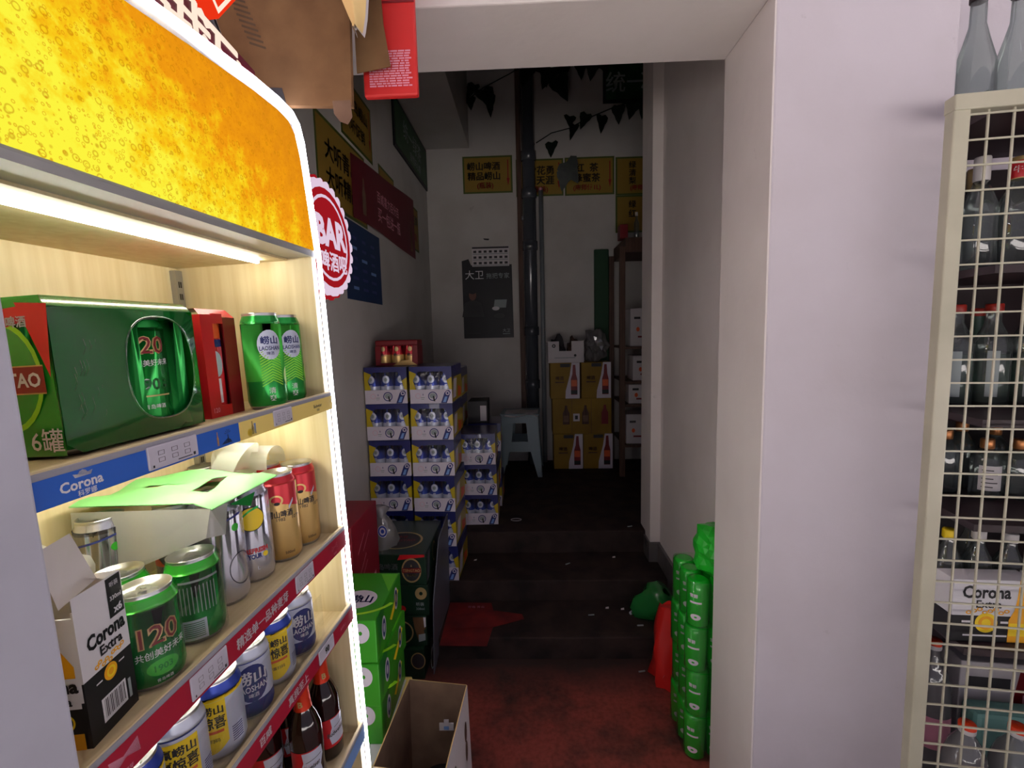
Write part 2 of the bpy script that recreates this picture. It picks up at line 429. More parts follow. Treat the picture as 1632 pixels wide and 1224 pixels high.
    def quad(s, o, xd, yd, wd, ht, m, eps=0.0004):
        o = Vector(o); x = Vector(xd).normalized(); y = Vector(yd).normalized(); n = x.cross(y) * eps
        return s.faces([o + n - x * wd / 2 - y * ht / 2, o + n + x * wd / 2 - y * ht / 2, o + n + x * wd / 2 + y * ht / 2, o + n - x * wd / 2 + y * ht / 2], [(0, 1, 2, 3)], m)
    def shape(s, pts, o, xd, yd, m, eps=0.0004):
        o = Vector(o); x = Vector(xd).normalized(); y = Vector(yd).normalized(); n = x.cross(y) * eps
        return s.faces([o + n + x * a + y * b for a, b in pts], [tuple(range(len(pts)))], m)
    def mesh(s, name):
        me = bpy.data.meshes.new(name); s.bm.normal_update(); s.bm.to_mesh(me); s.bm.free()
        for m in s.mats: me.materials.append(m)
        return me
    def build(s, name, parent=None, mw=None):
        o = bpy.data.objects.new(name, s.mesh(name)); C.objects.link(o)
        if parent is not None: o.parent = parent
        elif mw is not None: o.matrix_world = mw
        return o

def tag(o, label, cat, group=None, kind=None):
    o['label'] = label; o['category'] = cat
    if group: o['group'] = group
    if kind: o['kind'] = kind
    return o
def thing(name, label, cat, mw=None, group=None):
    o = bpy.data.objects.new(name, None); C.objects.link(o); o.empty_display_size = 0.05
    if mw is not None: o.matrix_world = mw
    return tag(o, label, cat, group)
def struct(o, label=None):
    o['kind'] = 'structure'
    if label: o['label'] = label
    return o
def dup(o, mw, label=None, group=None):
    """a copy of a thing with copies of its parts and sub-parts"""
    r = o.copy(); C.objects.link(r); r.matrix_world = mw
    if label: r['label'] = label
    if group: r['group'] = group
    for ch in list(o.children):
        c = ch.copy(); C.objects.link(c); c.parent = r
        for g in list(ch.children):
            d = g.copy(); C.objects.link(d); d.parent = c
    return r
def TR(x, y, z, rz=0.0, s=1.0):
    return Matrix.Translation((x, y, z)) @ Matrix.Rotation(rz, 4, 'Z') @ Matrix.Scale(s, 4)
X, Y, Z = (1, 0, 0), (0, 1, 0), (0, 0, 1)
NX, NY = (-1, 0, 0), (0, -1, 0)

# ================================================================ THE SETTING
BW = 3.95          # back wall
LW = -0.78         # left wall of the passage
UF = 0.322         # upper floor
struct(B().box((-6, -8, -0.2), (6, 1.135, 0), 'street').box((0.94, 1.135, -0.2), (6, 1.42, 0), 'street').build('ground'), 'grey paved street in front of the shop')
struct(B().box((-1.0, 1.135, -0.2), (0.94, 1.95, 0.0), 'red_floor').build('floor'), 'worn red painted floor at the foot of the steps')
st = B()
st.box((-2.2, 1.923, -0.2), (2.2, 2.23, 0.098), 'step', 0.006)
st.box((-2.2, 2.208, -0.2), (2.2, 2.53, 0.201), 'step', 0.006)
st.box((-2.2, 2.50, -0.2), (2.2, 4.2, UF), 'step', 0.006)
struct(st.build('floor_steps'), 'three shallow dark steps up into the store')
struct(B().box((-2.4, BW, 0), (2.4, BW + 0.15, 4.0), 'wall_in').build('wall_back'))
struct(B().box((LW - 0.15, 1.40, 0), (LW, BW + 0.02, 4.0), 'wall_in').build('wall_left'))
# right side of the passage: plain wall, pilaster, then the recess with the shelving
wr = B()
wr.box((0.665, 1.40, 0), (0.86, 2.41, 4.0), 'jamb')  # lighter paint than the other inner walls, making up for dim light
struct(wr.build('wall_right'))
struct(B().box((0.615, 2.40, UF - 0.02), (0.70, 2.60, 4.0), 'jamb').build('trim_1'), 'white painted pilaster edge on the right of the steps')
struct(B().box((0.70, 2.405, 0), (2.3, 2.52, 4.0), 'wall_in').build('wall_right_return'))
struct(B().box((1.75, 2.5, 0), (1.9, 4.1, 4.0), 'wall_in').build('wall_far_right'))
struct(B().box((0.651, 1.41, 0), (0.6655, 2.40, 0.30), 'tile').build('baseboard_right'))
struct(B().box((0.606, 2.385, 0.098), (0.70, 2.60, UF - 0.019), 'tile').build('baseboard_pilaster'))
struct(B().box((-2.4, 1.15, 4.0), (2.4, 4.1, 4.12), 'ceil').build('ceiling'))
struct(B().box((LW, 1.42, 2.86), (-0.43, BW, 3.98), 'wall_in').build('trim_2'), 'grey boxed beam along the top of the left wall')
# shop front: jambs, lintel, pillar
fw = B()
fw.box((-4.5, 1.135, 0), (-0.735, 1.40, 4.0), 'wall')
struct(fw.build('wall_front_left'))
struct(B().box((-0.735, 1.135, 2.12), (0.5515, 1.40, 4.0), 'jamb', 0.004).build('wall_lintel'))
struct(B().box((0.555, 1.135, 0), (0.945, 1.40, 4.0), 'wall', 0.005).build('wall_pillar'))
struct(B().box((0.5515, 1.1352, 0), (0.5555, 1.3998, 4.0), 'jamb').build('trim_4'), 'cream painted door jamb, toned lighter against its shade')
struct(B().box((0.86, 1.40, 0), (4.5, 1.52, 4.0), 'wall').build('wall_front_right'))
struct(B().box((-4.5, -1.7, 3.4), (4.5, 1.14, 3.5), 'wall').build('added_canopy'), 'unseen canopy slab added to shade the shop front')  # unseen slab, added and extended to keep sky light off the front

# ================================================================ THE LIT DISPLAY CABINET (leans back two degrees)
uu = Vector((0.04679, 0.998905, 0)); nn = Vector((0.998, -0.047, 0.0351)).normalized()
ee = nn.cross(uu).normalized()
if ee.z < 0: ee = -ee
nn = uu.cross(ee).normalized()
CM = Matrix(((uu.x, -nn.x, ee.x, -0.370), (uu.y, -nn.y, ee.y, 0.968), (uu.z, -nn.z, ee.z, 0.0), (0, 0, 0, 1)))
def CT(x, y, z, rz=0.0): return CM @ TR(x, y, z, rz)
cab = thing('display_cabinet', 'tall lit plywood beer display cabinet with a glowing amber arched header', 'display cabinet', CM)
CD = 0.285
B().box((-0.014, 0.0, 0.012), (0.004, CD + 0.01, 1.80), 'ply').build('side_panel', cab)
B().box((-0.597, 0.0, 0.03), (-0.580, CD + 0.01, 1.80), 'ply').build('side_panel', cab)
B().box((-0.597, CD, 0.02), (0.004, CD + 0.012, 1.80), 'ply').build('back_panel', cab)
B().box((-0.60, 0.0, 1.785), (0.004, CD + 0.012, 1.802), 'ply_h').build('roof_panel', cab)
B().box((-0.58, 0.05, 1.556), (-0.014, CD, 1.566), 'ply').build('canopy_board', cab)
lt = B().box((-0.73, -0.015, 0.03), (-0.583, 0.02, 1.80), 'stile', 0.003)
lt.build('left_stile', cab)['label'] = 'grey front stile'
up = B()
up.box((-0.034, CD - 0.012, 0.05), (-0.016, CD, 1.55), 'steel')
for k in range(60):
    up.box((-0.029, CD - 0.0125, 0.1 + k * 0.024), (-0.026, CD - 0.0115, 0.112 + k * 0.024), 'black')
    up.box((-0.024, CD - 0.0125, 0.1 + k * 0.024), (-0.021, CD - 0.0115, 0.112 + k * 0.024), 'black')
up.build('slotted_upright', cab)
# arched header: outline of the arch, then the picture inside its grey edge
arch = [(0.010, 1.566), (0.004, 1.62), (-0.001, 1.67), (-0.007, 1.735), (-0.012, 1.775), (-0.024, 1.805), (-0.045, 1.819), (-0.085, 1.823), (-0.16, 1.822), (-0.30, 1.812), (-0.45, 1.80), (-0.60, 1.795)]
hb = B()
hb.prism([(x, 0.0, z) for x, z in arch] + [(-0.60, 0.0, 1.566)], (0, 0.045, 0), 'greyplastic')
hb.build('header_box', cab)['label'] = 'grey arched header casing'
ins = [(-0.001, 1.574), (-0.007, 1.63), (-0.014, 1.69), (-0.020, 1.745), (-0.032, 1.785), (-0.050, 1.801), (-0.085, 1.806), (-0.16, 1.805), (-0.30, 1.795), (-0.45, 1.783), (-0.595, 1.778), (-0.595, 1.574)]
B().prism([(x, -0.0015, z) for x, z in ins], (0, 0.0012, 0), 'beer').build('header_picture', cab)['label'] = 'backlit picture of amber beer bubbles'
tr = B().box((-0.60, -0.004, 1.560), (0.004, 0.012, 1.569), 'trim')
tr.box((-0.58, 0.012, 1.560), (-0.014, 0.05, 1.5655), 'trim')
tr.build('header_trim', cab)
def off_path():
    P = [(0.009, 0.012)] + [(0.009, z) for z in (0.3, 0.6, 0.9, 1.2, 1.5)] + arch
    return [(x, -0.005, z) for x, z in P]
ls = B().tube(off_path(), 0.0043, 'led', 8)
ls.build('led_edge_strip', cab)['label'] = 'glowing white edge strip'
lb = B().box((-0.55, 0.088, 1.549), (-0.045, 0.096, 1.556), 'tube', 0.002)
lb.build('light_tube', cab)['label'] = 'white light bar under the header'
for zz, nm in ((1.2585, 'a'), (0.972, 'b')):
    B().box((-0.55, 0.10, zz - 0.0065), (-0.05, 0.11, zz), 'tube2' if nm == 'a' else 'tube', 0.002).build('light_tube', cab)
# shelves with their price rails
V1, V2, V3, V4 = 1.278, 0.990, 0.815, 0.532
def shelf(v, lo, hi, band, inner):
    s_ = B().box((-0.58, 0.0, v - 0.016), (-0.014, CD, v), 'ply_h').build('shelf', cab)
    r_ = B()
    r_.box((-0.583, -0.007, lo), (0.002, 0.0, hi), 'greyplastic', 0.001)
    r_.box((-0.583, -0.006, hi - 0.006), (0.002, -0.0005, hi + 0.002), 'ply_h')
    inner(r_, (lo + hi) / 2 - 0.003, hi - lo)
    r_.build('price_rail', s_)
    return s_
FY = -0.0071
def tagm(parent, x, z, wd, ht, txt=None, grid=3):
    b = B().box((x - wd / 2, FY - 0.0022, z - ht / 2), (x + wd / 2, FY - 0.0002, z + ht / 2), 'lcd', 0.0015)
    y = FY - 0.0023
    if txt: b.text(txt, ht * 0.5, (x, y, z), X, Z, 'darkgrey', 0.03, wd * 0.7)
    else:
        for k in range(grid):
            cx_ = x - wd * 0.26 + k * wd * 0.26
            for dz in (0.15, -0.15):
                b.disc(wd * 0.085, ht * 0.13, (cx_, y, z + dz * ht), X, Z, 'darkgrey', 0.86, seg=4, a0=PI / 4, a1=2 * PI + PI / 4)
        b.quad((x - wd * .42, y, z - ht * .36), X, Z, wd * .03, ht * .1, 'black'); b.quad((x + wd * .4, y, z - ht * .34), X, Z, wd * .05, ht * .14, 'darkgrey')
        b.quad((x + wd * .2, y, z - ht * .38), X, Z, wd * .3, ht * .04, 'darkgrey')
    b.build('price_tag', parent)
def rail1(b, zc, h):
    b.quad((-0.440, FY, zc), X, Z, 0.282, h - 0.007, 'blue'); b.quad((-0.1495, FY, zc), X, Z, 0.299, h - 0.007, 'yellowrail')
    x = -0.535
    b.text('Corona', 0.0105, (x, FY, zc), X, Z, 'white', 0.03)
    b.text('科罗娜', 0.0062, (x + .004, FY, zc - 0.0095), X, Z, 'white', 0.015)
    b.shape([(-.008, 0), (.008, 0), (.010, .004), (.005, .003), (.003, .0055), (0, .0065), (-.003, .0055), (-.005, .003), (-.010, .004)], (x + .002, FY, zc + .0062), X, Z, 'white')
    # beach picture: bottle, palm, rocks
    b.shape([(-.002, -.010), (.002, -.010), (.002, 0), (.0008, .004), (.0008, .009), (-.0008, .009), (-.0008, .004), (-.002, 0)], (-.345, FY, zc), X, Z, 'amber')
    for k in range(5):
        a = 0.4 + k * 0.6; b.shape([(0, 0), (.007 * math.cos(a), .006 * math.sin(a)), (.006 * math.cos(a + .25), .006 * math.sin(a + .25))], (-.324, FY, zc + .003), X, Z, 'darkgrey')
    b.shape([(-.012, -.003), (.010, -.003), (.006, .002), (0, .0035), (-.006, .001)], (-.326, FY, zc - .007), X, Z, 'darkgrey')
    b.shape([(-.0012, -.010), (.0012, -.010), (.0012, .002), (-.0012, .002)], (-.324, FY, zc), X, Z, 'darkgrey')
    b.shape([(-.0025, -.010), (.0025, -.010), (.0025, 0), (.001, .004), (.001, .010), (-.001, .010), (-.001, .004), (-.0025, 0)], (-.268, FY, zc), X, Z, 'card')
    b.disc(.006, .006, (-.275, FY, zc - .006), X, Z, 'yellow'); b.quad((-.262, FY, zc - .002), X, Z, .005, .016, 'bluerail')
    b.text('Budweiser', 0.0065, (-.062, FY, zc + .002), X, Z, 'darkgrey', 0.02, .032); b.text('百威', .005, (-.062, FY, zc - .006), X, Z, 'darkgrey', 0.01)
s1 = shelf(V1, 1.2525, 1.2865, None, rail1)
tagm(s1, -0.422, 1.2685, 0.076, 0.027); tagm(s1, -0.185, 1.2695, 0.056, 0.026)
def bow(b, x, zc, s_):
    b.shape([(-1 * s_, .45 * s_), (-.1 * s_, .1 * s_), (.9 * s_, .5 * s_), (1 * s_, -.45 * s_), (.1 * s_, -.1 * s_), (-.9 * s_, -.5 * s_)], (x, FY, zc), X, Z, 'pinkprint')
def rail2(b, zc, h):
    b.quad((-0.2905, FY, zc), X, Z, 0.58, h - 0.007, 'redrail')
    bow(b, -.535, zc + .002, .018); bow(b, -.052, zc + .002, .014)
    b.text('真麦芽', .005, (-.535, FY, zc - .013), X, Z, 'pinkprint', .01); b.text('真麦芽', .004, (-.052, FY, zc - .011), X, Z, 'pinkprint', .01)
    b.text('精选单一品种麦芽', 0.0165, (-.292, FY, zc), X, Z, 'white', 0.03, .132)
s2 = shelf(V2, 0.957, 0.9985, None, rail2)
tagm(s2, -0.412, 0.9765, 0.066, 0.030); tagm(s2, -0.172, 0.9765, 0.062, 0.030)
def rail3(b, zc, h):
    b.quad((-0.2905, FY, zc), X, Z, 0.58, h - 0.007, 'redrail')
    b.text('百威', 0.0145, (-.322, FY, zc), X, Z, 'white', 0.03); b.text('真我至上', 0.0155, (-.226, FY, zc), X, Z, 'white', 0.03)
    b.text('真我至上', .006, (-.05, FY, zc), X, Z, 'pinkprint', .01)
s3 = shelf(V3, 0.789, 0.825, None, rail3)
tagm(s3, -0.125, 0.8065, 0.060, 0.026, '90')
s4 = shelf(V4, 0.507, 0.545, None, lambda b, zc, h: b.quad((-0.2905, FY, zc), X, Z, 0.58, h - 0.007, 'bluerail'))
B().box((-0.58, 0.0, 0.03), (-0.014, CD, 0.20), 'ply').build('plinth', cab)
# bottle-cap badge on the far side of the cabinet
bd = B(); bx_, bz_, br_ = 0.188, 1.637, 0.136; by_ = 0.05
sc = []
for k in range(26):
    for q, rr in ((0, 1.0), (0.25, 0.985), (0.5, 0.90), (0.75, 0.985)):
        a = 2 * PI * (k + q) / 26; sc.append((bx_ + br_ * rr * math.cos(a), by_, bz_ + br_ * rr * math.sin(a)))
bd.prism(sc, (0, 0.012, 0), 'badge_white')
sc2 = [(bx_ + (x - bx_) * 1.07, by_ + 0.0125, bz_ + (z - bz_) * 1.07) for x, y, z in sc]
bd.prism(sc2, (0, 0.008, 0), 'badge_red')
bd.box((0.004, by_ + 0.012, 1.60), (0.10, by_ + 0.02, 1.67), 'greyplastic')
bd.disc(.116, .116, (bx_, by_, bz_), X, Z, 'badge_red', eps=.0005); bd.disc(.100, .100, (bx_, by_, bz_), X, Z, 'badge_white', eps=.001, inner=.93)
bd.text('BAR', .070, (bx_ + .014, by_, bz_ + .014), X, Z, 'badge_white', .05, .160, eps=.0015)
bd.text('啤酒吧', .046, (bx_ + .014, by_, bz_ - .054), X, Z, 'badge_white', .025, .14, eps=.0015)
bd.build('bottle_cap_badge', cab)['label'] = 'round red and white bottle cap shaped badge reading BAR'
# lit lettering and diamond on top of the header
tp = B()
tp.box((-0.60, 0.020, 1.79), (-0.115, 0.030, 1.89), 'signback', T=Matrix.Translation((-.3, 0, 1.83)) @ Matrix.Rotation(R(9), 4, 'Y') @ Matrix.Translation((.3, 0, -1.83)))
xa = Vector((math.cos(R(9)), 0, -math.sin(R(9)))); za = Vector((math.sin(R(9)), 0, math.cos(R(9))))
for ch, ux, dz in (('官', -.325, .050), ('我', -.262, .032), ('下', -.205, .016), ('丨', -.160, -.004)):
    tp.text(ch, .082, (ux, .0195, 1.815 + dz), xa, za, 'sign_white_lit', .05)
tp.build('topper_lettering', cab)['label'] = 'white lit characters on a maroon strip'
dm = B()
dc = (-0.218, 0.004, 1.975); rr = .098
dm.prism([(dc[0], dc[1], dc[2] - rr), (dc[0] + rr * .86, dc[1], dc[2]), (dc[0], dc[1], dc[2] + rr), (dc[0] - rr * .86, dc[1], dc[2])], (0, .02, 0), 'sign_red_lit')
for q, mm, e_ in ((.93, 'sign_white_lit', .0006), (.84, 'sign_red_lit', .0012)):
    dm.shape([(0, -rr * q), (rr * .86 * q, 0), (0, rr * q), (-rr * .86 * q, 0)], dc, X, Z, mm, eps=e_)
dm.box((-.248, .031, 1.80), (-.205, .045, 1.97), 'sign_red_lit')
dm.build('diamond_sign', cab)['label'] = 'red lit diamond with a white border on a red post'

# ================================================================ CANS, PACKS AND BOTTLES IN THE CABINET
def can_body(r, h, bands, prints=None, base='alu'):
    """bands: [(z, material)] from the bottom up; printing goes on afterwards"""
    b = B(); prof = [(r * .70, .003), (r * .80, 0), (r * .93, .006), (r, .014)]; ms = [base, base, bands[0][1]]
    for z, m_ in bands[1:]:
        prof.append((r, z)); ms.append(m_)
    ms2 = [base, base, bands[0][1]]
    prof = [(r * .70, .003), (r * .80, 0), (r * .93, .006), (r, .014)]
    last = bands[0][1]
    for z, m_ in bands[1:]:
        prof.append((r, z)); ms2.append(last); last = m_
    prof += [(r, h - .020), (r * .97, h - .014), (r * .865, h - .005), (r * .86, h - .003)]
    ms2 += [last, last, last, 'alu']
    b.lathe(prof, ms2, 30, cap=(True, False))
    if prints: prints(b)
    return b
def can_lid(r, h):
    b = B().lathe([(r * .86, h - .003), (r * .885, h), (r * .85, h), (r * .80, h - .005), (r * .05, h - .004), (0.0005, h - .004)], 'alu', 30)
    return b
def can_tab(r, h):
    b = B().disc(r * .22, r * .34, (0, 0, h - .0025), X, Y, 'alu', .45, seg=16)
    b.disc(r * .34, r * .3, (0, -r * .42, h - .0038), X, Y, 'steel', .86, seg=18)
    b.box((-.002, -.002, h - .0042), (.002, .004, h - .0022), 'alu'); return b
def can(label, mw, r, h, bands, prints=None, group=None, name='beer_can'):
    t = thing(name, label, 'can', mw, group)
    can_body(r, h, bands, prints).build('body', t)
    l = can_lid(r, h).build('lid', t); can_tab(r, h).build('pull_tab', l)
    return t

# --- top shelf: six-pack in dark green shrink film
pk = thing('six_pack', 'six pack of cans in dark green shrink film with an oval window', 'six pack', CT(-0.386, 0.054, V1, R(-2)))
def rr_pts(hw, z0, z1, r, n=5):
    P = []
    for cx_, cz_, a0 in ((hw - r, z1 - r, 0), (-hw + r, z1 - r, PI / 2), (-hw + r, z0 + r, PI), (hw - r, z0 + r, 3 * PI / 2)):
        P += [(cx_ + r * math.cos(a0 + k * PI / 2 / n), cz_ + r * math.sin(a0 + k * PI / 2 / n)) for k in range(n + 1)]
    return P
hw, hh, dp = .099, .177, .135
fb = B()
# front sheet with an oval hole: ring between oval and rounded outline
N_ = 48; ov = []; ou = []
wx, wz, wrx, wrz = .030, .090, .052, .066
for k in range(N_):
    a = 2 * PI * k / N_; ca, sa = math.cos(a), math.sin(a)
    ov.append((wx + wrx * math.copysign(abs(ca) ** .78, ca), -.004, wz + wrz * math.copysign(abs(sa) ** .78, sa)))
    tx = (hw - .001 - wx) / ca if ca > 1e-6 else ((-hw + .001 - wx) / ca if ca < -1e-6 else 9); tz = (hh - .012 - wz) / sa if sa > 1e-6 else ((.004 - wz) / sa if sa < -1e-6 else 9)
    q = min(tx, tz); px, pz = wx + ca * q, wz + sa * q
    bulge = 0 if abs(px) > hw - .004 else 0
    ou.append((px, .002, pz))
fb.faces(ov + ou, [(k, (k + 1) % N_, N_ + (k + 1) % N_, N_ + k)[::-1] for k in range(N_)], 'greend', True)
rim = [(x, y - .001, z) for x, y, z in ov]
# shell: rounded top, sides and back
prof = [(-hw, .002, .004), (-hw, .002, hh - .012), (-hw * .96, .012, hh), (-hw * .96, dp - .012, hh), (-hw, dp, hh - .012), (-hw, dp, .004)]
n_ = len(prof); L_ = prof; R_ = [(-x, y, z) for x, y, z in prof]
fb.faces(L_ + R_, [(i, i + 1, n_ + i + 1, n_ + i) for i in range(1, n_ - 1)], 'greend', True)
fb.faces(R_, [tuple(range(n_))], 'greenf')
# end face towards the street: lighter green, a little gathered
fb.faces(L_, [tuple(range(n_))[::-1]], 'greenf')
for k in range(26):   # creases and tape glints
    x0 = random.uniform(-.085, -.03); z0 = random.uniform(.03, .13)
    fb.tube([(x0, -.0005, z0), (x0 + .003, -.0015, z0 + .008), (x0 + .002, -.0005, z0 + .018)], .00035, 'filmg', 5)
fl = fb.build('shrink_film', pk)
lb_ = B(); n0 = Vector(NX)
lb_.tube([tuple(p) for p in rim] + [tuple(rim[0])], .0013, 'filmg', 6)
lb_.build('window_rim', fl)
eb = B(); E0 = (-hw, .066, .092)
eb.disc(.050, .062, E0, NY, Z, 'lime', .90, eps=.0008); eb.disc(.045, .056, E0, NY, Z, 'greenf', eps=.0007)
eb.quad((-hw, .066, .088), NY, Z, .104, .028, 'redd', eps=.0011); eb.quad((-hw, .066, .088), NY, Z, .104, .031, 'goldp', eps=.0009)
eb.text('TSINGTAO', .016, (-hw, .066, .088), NY, Z, 'white', .03, .095, eps=.0015)
eb.shape([(-.068, .075), (-.030, .078), (-.052, .020), (-.060, -.002)], (-hw, .066, .092), Y, Z, 'red', eps=-.0012)
eb.shape([(-.060, .066), (.058, .076), (.058, .062), (-.045, .040)], (-hw, .066, .092), NY, Z, 'red', eps=.001)
eb.text('青岛啤酒', .012, (-hw, .050, .150), NY, Z, 'white', .02, .07, eps=.0016)
eb.text('6罐', .026, (-hw, .022, .022), NY, Z, 'greenf', .05, eps=.0010); eb.text('6罐', .026, (-hw, .022, .022), NY, Z, 'white', .012, eps=.0016)
eb.build('end_print', fl)
def p120(b):
    r = .0345; t = R(-20)
    b.cpatch(lambda a, c: (-.040 + a * .012, .030 + c * .1), r, t, 0, 'pinkprint')
    b.cdisc(.010, .052, r, t - .046 / r, .082, 'canpale', eps=.0004); b.cpatch(lambda a, c: (-.056 + a * .020, .074 + c * .022), r, t, 0, 'red', eps=.0007)
    b.ctext('120', .024, r, t, .117, 'goldp', .05, .044); b.ctext('120', .022, r, t, .117, 'redd', .0, .040, eps=.0009)
    b.ctext('共创美好未来', .0085, r, t, .094, 'white', .01, .05, tilt=.04)
    b.ctext('1903', .016, r, t, .066, 'greend', .03, .040); b.cpatch(lambda a, c: (-.022 + a * .044, .050 + c * .002), r, t, 0, 'goldp', eps=.0004)
    b.ctext('青岛啤酒', .006, r, t, .037, 'white', .01, .03)
for i, (x, y) in enumerate(((-.066, .036), (-.0, .036), (.066, .036), (-.033, .10), (.033, .10))):
    if i == 3:
        pass
    cb = can_body(.0325, .168, [(0, 'green'), (.15, 'green')], None)
    cb.build('beer_can', pk).location = (x, y, .002)
cb = can_body(.0345, .155, [(0, 'green'), (.14, 'green')], p120)
cb.build('beer_can', pk).location = (.030, .0335, .003)

# --- red carton with cut-out windows and a can inside
rc = thing('red_carton', 'red carton with cut out windows showing white and orange cans', 'carton', CT(-0.197, 0.078, V1, R(0)))
cb = B(); cw, cdp, ch = .082, .13, .176
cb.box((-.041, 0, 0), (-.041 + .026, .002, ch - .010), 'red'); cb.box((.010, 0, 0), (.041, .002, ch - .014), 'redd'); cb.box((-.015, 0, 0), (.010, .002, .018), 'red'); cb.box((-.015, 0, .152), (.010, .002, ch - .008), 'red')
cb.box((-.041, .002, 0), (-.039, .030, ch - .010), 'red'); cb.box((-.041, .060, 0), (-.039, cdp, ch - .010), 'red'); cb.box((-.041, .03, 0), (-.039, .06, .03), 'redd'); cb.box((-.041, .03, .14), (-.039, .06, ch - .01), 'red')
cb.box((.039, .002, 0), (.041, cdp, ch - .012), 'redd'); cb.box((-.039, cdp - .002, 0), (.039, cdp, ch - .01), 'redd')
cb.faces([(-.041, 0, ch - .012), (.041, 0, ch - .014), (.036, .012, ch), (-.036, .012, ch), (-.036, cdp, ch), (.036, cdp, ch)], [(0, 1, 2, 3), (3, 2, 5, 4)], 'red')
cb.text('120', .008, (-.028, -.0002, .012), X, Z, 'pinkprint', .02)
cb.build('carton_sleeve', rc)
def prib(b):
    r = .0325
    b.cpatch(lambda a, c: (-.02 + a * .05, .126 + c * .026), r, R(-25), 0, 'orange', eps=.0004); b.cpatch(lambda a, c: (-.02 + a * .05, .112 + c * .012), r, R(-25), 0, 'navy', eps=.0004)
    b.cpatch(lambda a, c: (-.012 + a * .022 * (.6 + .4 * c) + .006 * math.sin(c * 5), .078 + c * .046), r, R(-25), 0, 'canpale', eps=.0006)
    b.cdisc(.018, .022, r, R(-15), .084, 'canpale', eps=.0007); b.cpatch(lambda a, c: (-.018 + a * .03, .020 + c * .040), r, R(-20), 0, 'white', eps=.0006)
can_body(.0325, .168, [(0, 'red'), (.15, 'red')], prib).build('beer_can', rc).location = (-.0045, .037, .002)
can_body(.0325, .168, [(0, 'canpale'), (.07, 'navy'), (.10, 'yellow'), (.13, 'red')], None).build('beer_can', rc).location = (-.004, .092, .002)

# --- two tall green cans
def plao(b):
    r = .0325; t = 0
    b.cdisc(.020, .026, r, t, .113, 'canpale', eps=.0005)
    b.ctext('崂山', .014, r, t, .121, 'navy', .03, .032, eps=.0009); b.ctext('LAOSHAN', .0075, r, t, .107, 'navy', .02, .034, eps=.0009); b.ctext('啤酒', .006, r, t, .098, 'navy', .01, eps=.0009)
    for k in range(13):
        z = .040 + k * .0048; q = .004 + k * .0006
        b.cpatch(lambda a, c: (-.018 + a * .018, z + a * .010 + c * .0018), r, t, 0, 'lime', nu=6, nv=1, eps=.0004)
        b.cpatch(lambda a, c: (a * .018, z + .010 - a * .010 + c * .0018), r, t, 0, 'lime', nu=6, nv=1, eps=.0004)
    b.ctext('清', .011, r, t - .1, .033, 'white', .01); b.ctext('爽', .011, r, t - .1, .020, 'white', .01)
    b.cdisc(.012, .018, r, R(62), .055, 'lime', eps=.0004)
can('tall bright green can on the top shelf, next to the red carton', CT(-.127, .050, V1, R(-38)), .0325, .169, [(0, 'green'), (.05, 'greenl'), (.15, 'green')], plao, 'tall green cans on the top shelf')
can('tall bright green can on the top shelf, nearest the right side panel', CT(-.056, .052, V1, R(-32)), .0325, .168, [(0, 'green'), (.05, 'greenl'), (.15, 'green')], plao, 'tall green cans on the top shelf')

# --- second shelf: white carton printed with an amber bottle
co = thing('bottle_carton', 'open white and black beer carton printed with an amber bottle, beside the grey stile', 'carton', CT(-.540, .020, V2, R(9)))
cb = B(); W_, D_, H_ = .066, .16, .165
cb.box((0, 0, 0), (W_, .002, .07), 'black'); cb.box((0, 0, .07), (W_, .002, .146), 'white'); cb.shape([(0, .146), (W_, .146), (W_, .158), (.0, .160)], (0, 0, 0), X, Z, 'white', eps=0)
cb.box((W_ - .002, .002, 0), (W_, D_, .07), 'black'); cb.box((W_ - .002, .002, .07), (W_, D_, .150), 'white')
cb.faces([(W_ - .002, .002, .150), (W_, .002, .158), (W_, D_ * .7, .150)], [(0, 1, 2)], 'white')
cb.box((0, .002, 0), (.002, D_, .05), 'black'); cb.box((0, .002, .05), (.002, D_, .140), 'white'); cb.box((.002, D_ - .002, 0), (W_ - .002, D_, .140), 'cardin')
cb.box((.002, .002, 0), (W_ - .002, D_ - .002, .003), 'cardin')
# amber bottle across the corner and the street-facing end
cb.faces([(-.0006, .006, 0), (-.0006, .068, 0), (-.0006, .068, .085), (-.0006, .050, .11), (-.0006, .046, .150), (-.0006, .020, .158), (-.0006, .018, .11), (-.0006, .006, .09)], [tuple(range(8))[::-1]], 'amber')
cb.faces([(-.0010, .004, .045), (-.0010, .070, .045), (-.0010, .070, .080), (-.0010, .004, .078)], [(3, 2, 1, 0)], 'white')
cb.faces([(-.0010, .004, .018), (-.0010, .070, .018), (-.0010, .070, .045), (-.0010, .004, .045)], [(3, 2, 1, 0)], 'black')
cb.text('Corona', .015, (-.0012, .034, .070), NY, Z, 'black', .04, .06); cb.text('Extra', .010, (-.0012, .026, .054), NY, Z, 'black', .03)
cb.disc(.010, .010, (-.0012, .022, .031), NY, Z, 'yellow', inner=.8)
cb.text('Corona', .017, (.036, 0, .104), X, Z, 'black', .04, .052); cb.text('Extra', .011, (.040, 0, .088), X, Z, 'black', .03)
for k in range(9):
    cb.disc(.003, .0024, (.018 + k * .0045, 0, .072 + random.uniform(0, .008)), X, Z, 'amber', inner=.45)
cb.disc(.009, .009, (.034, 0, .060), X, Z, 'amber'); cb.disc(.006, .006, (.034, -.0005, .060), X, Z, 'yellow', inner=.6); cb.quad((.018, 0, .058), X, Z, .008, .0015, 'white'); cb.quad((.050, 0, .062), X, Z, .008, .0015, 'white')
cb.quad((.034, 0, .026), X, Z, .034, .026, 'white')
for k in range(14): cb.quad((.020 + k * .0021, -.0004, .027), X, Z, .0011 if k % 3 else .0004, .020, 'black')
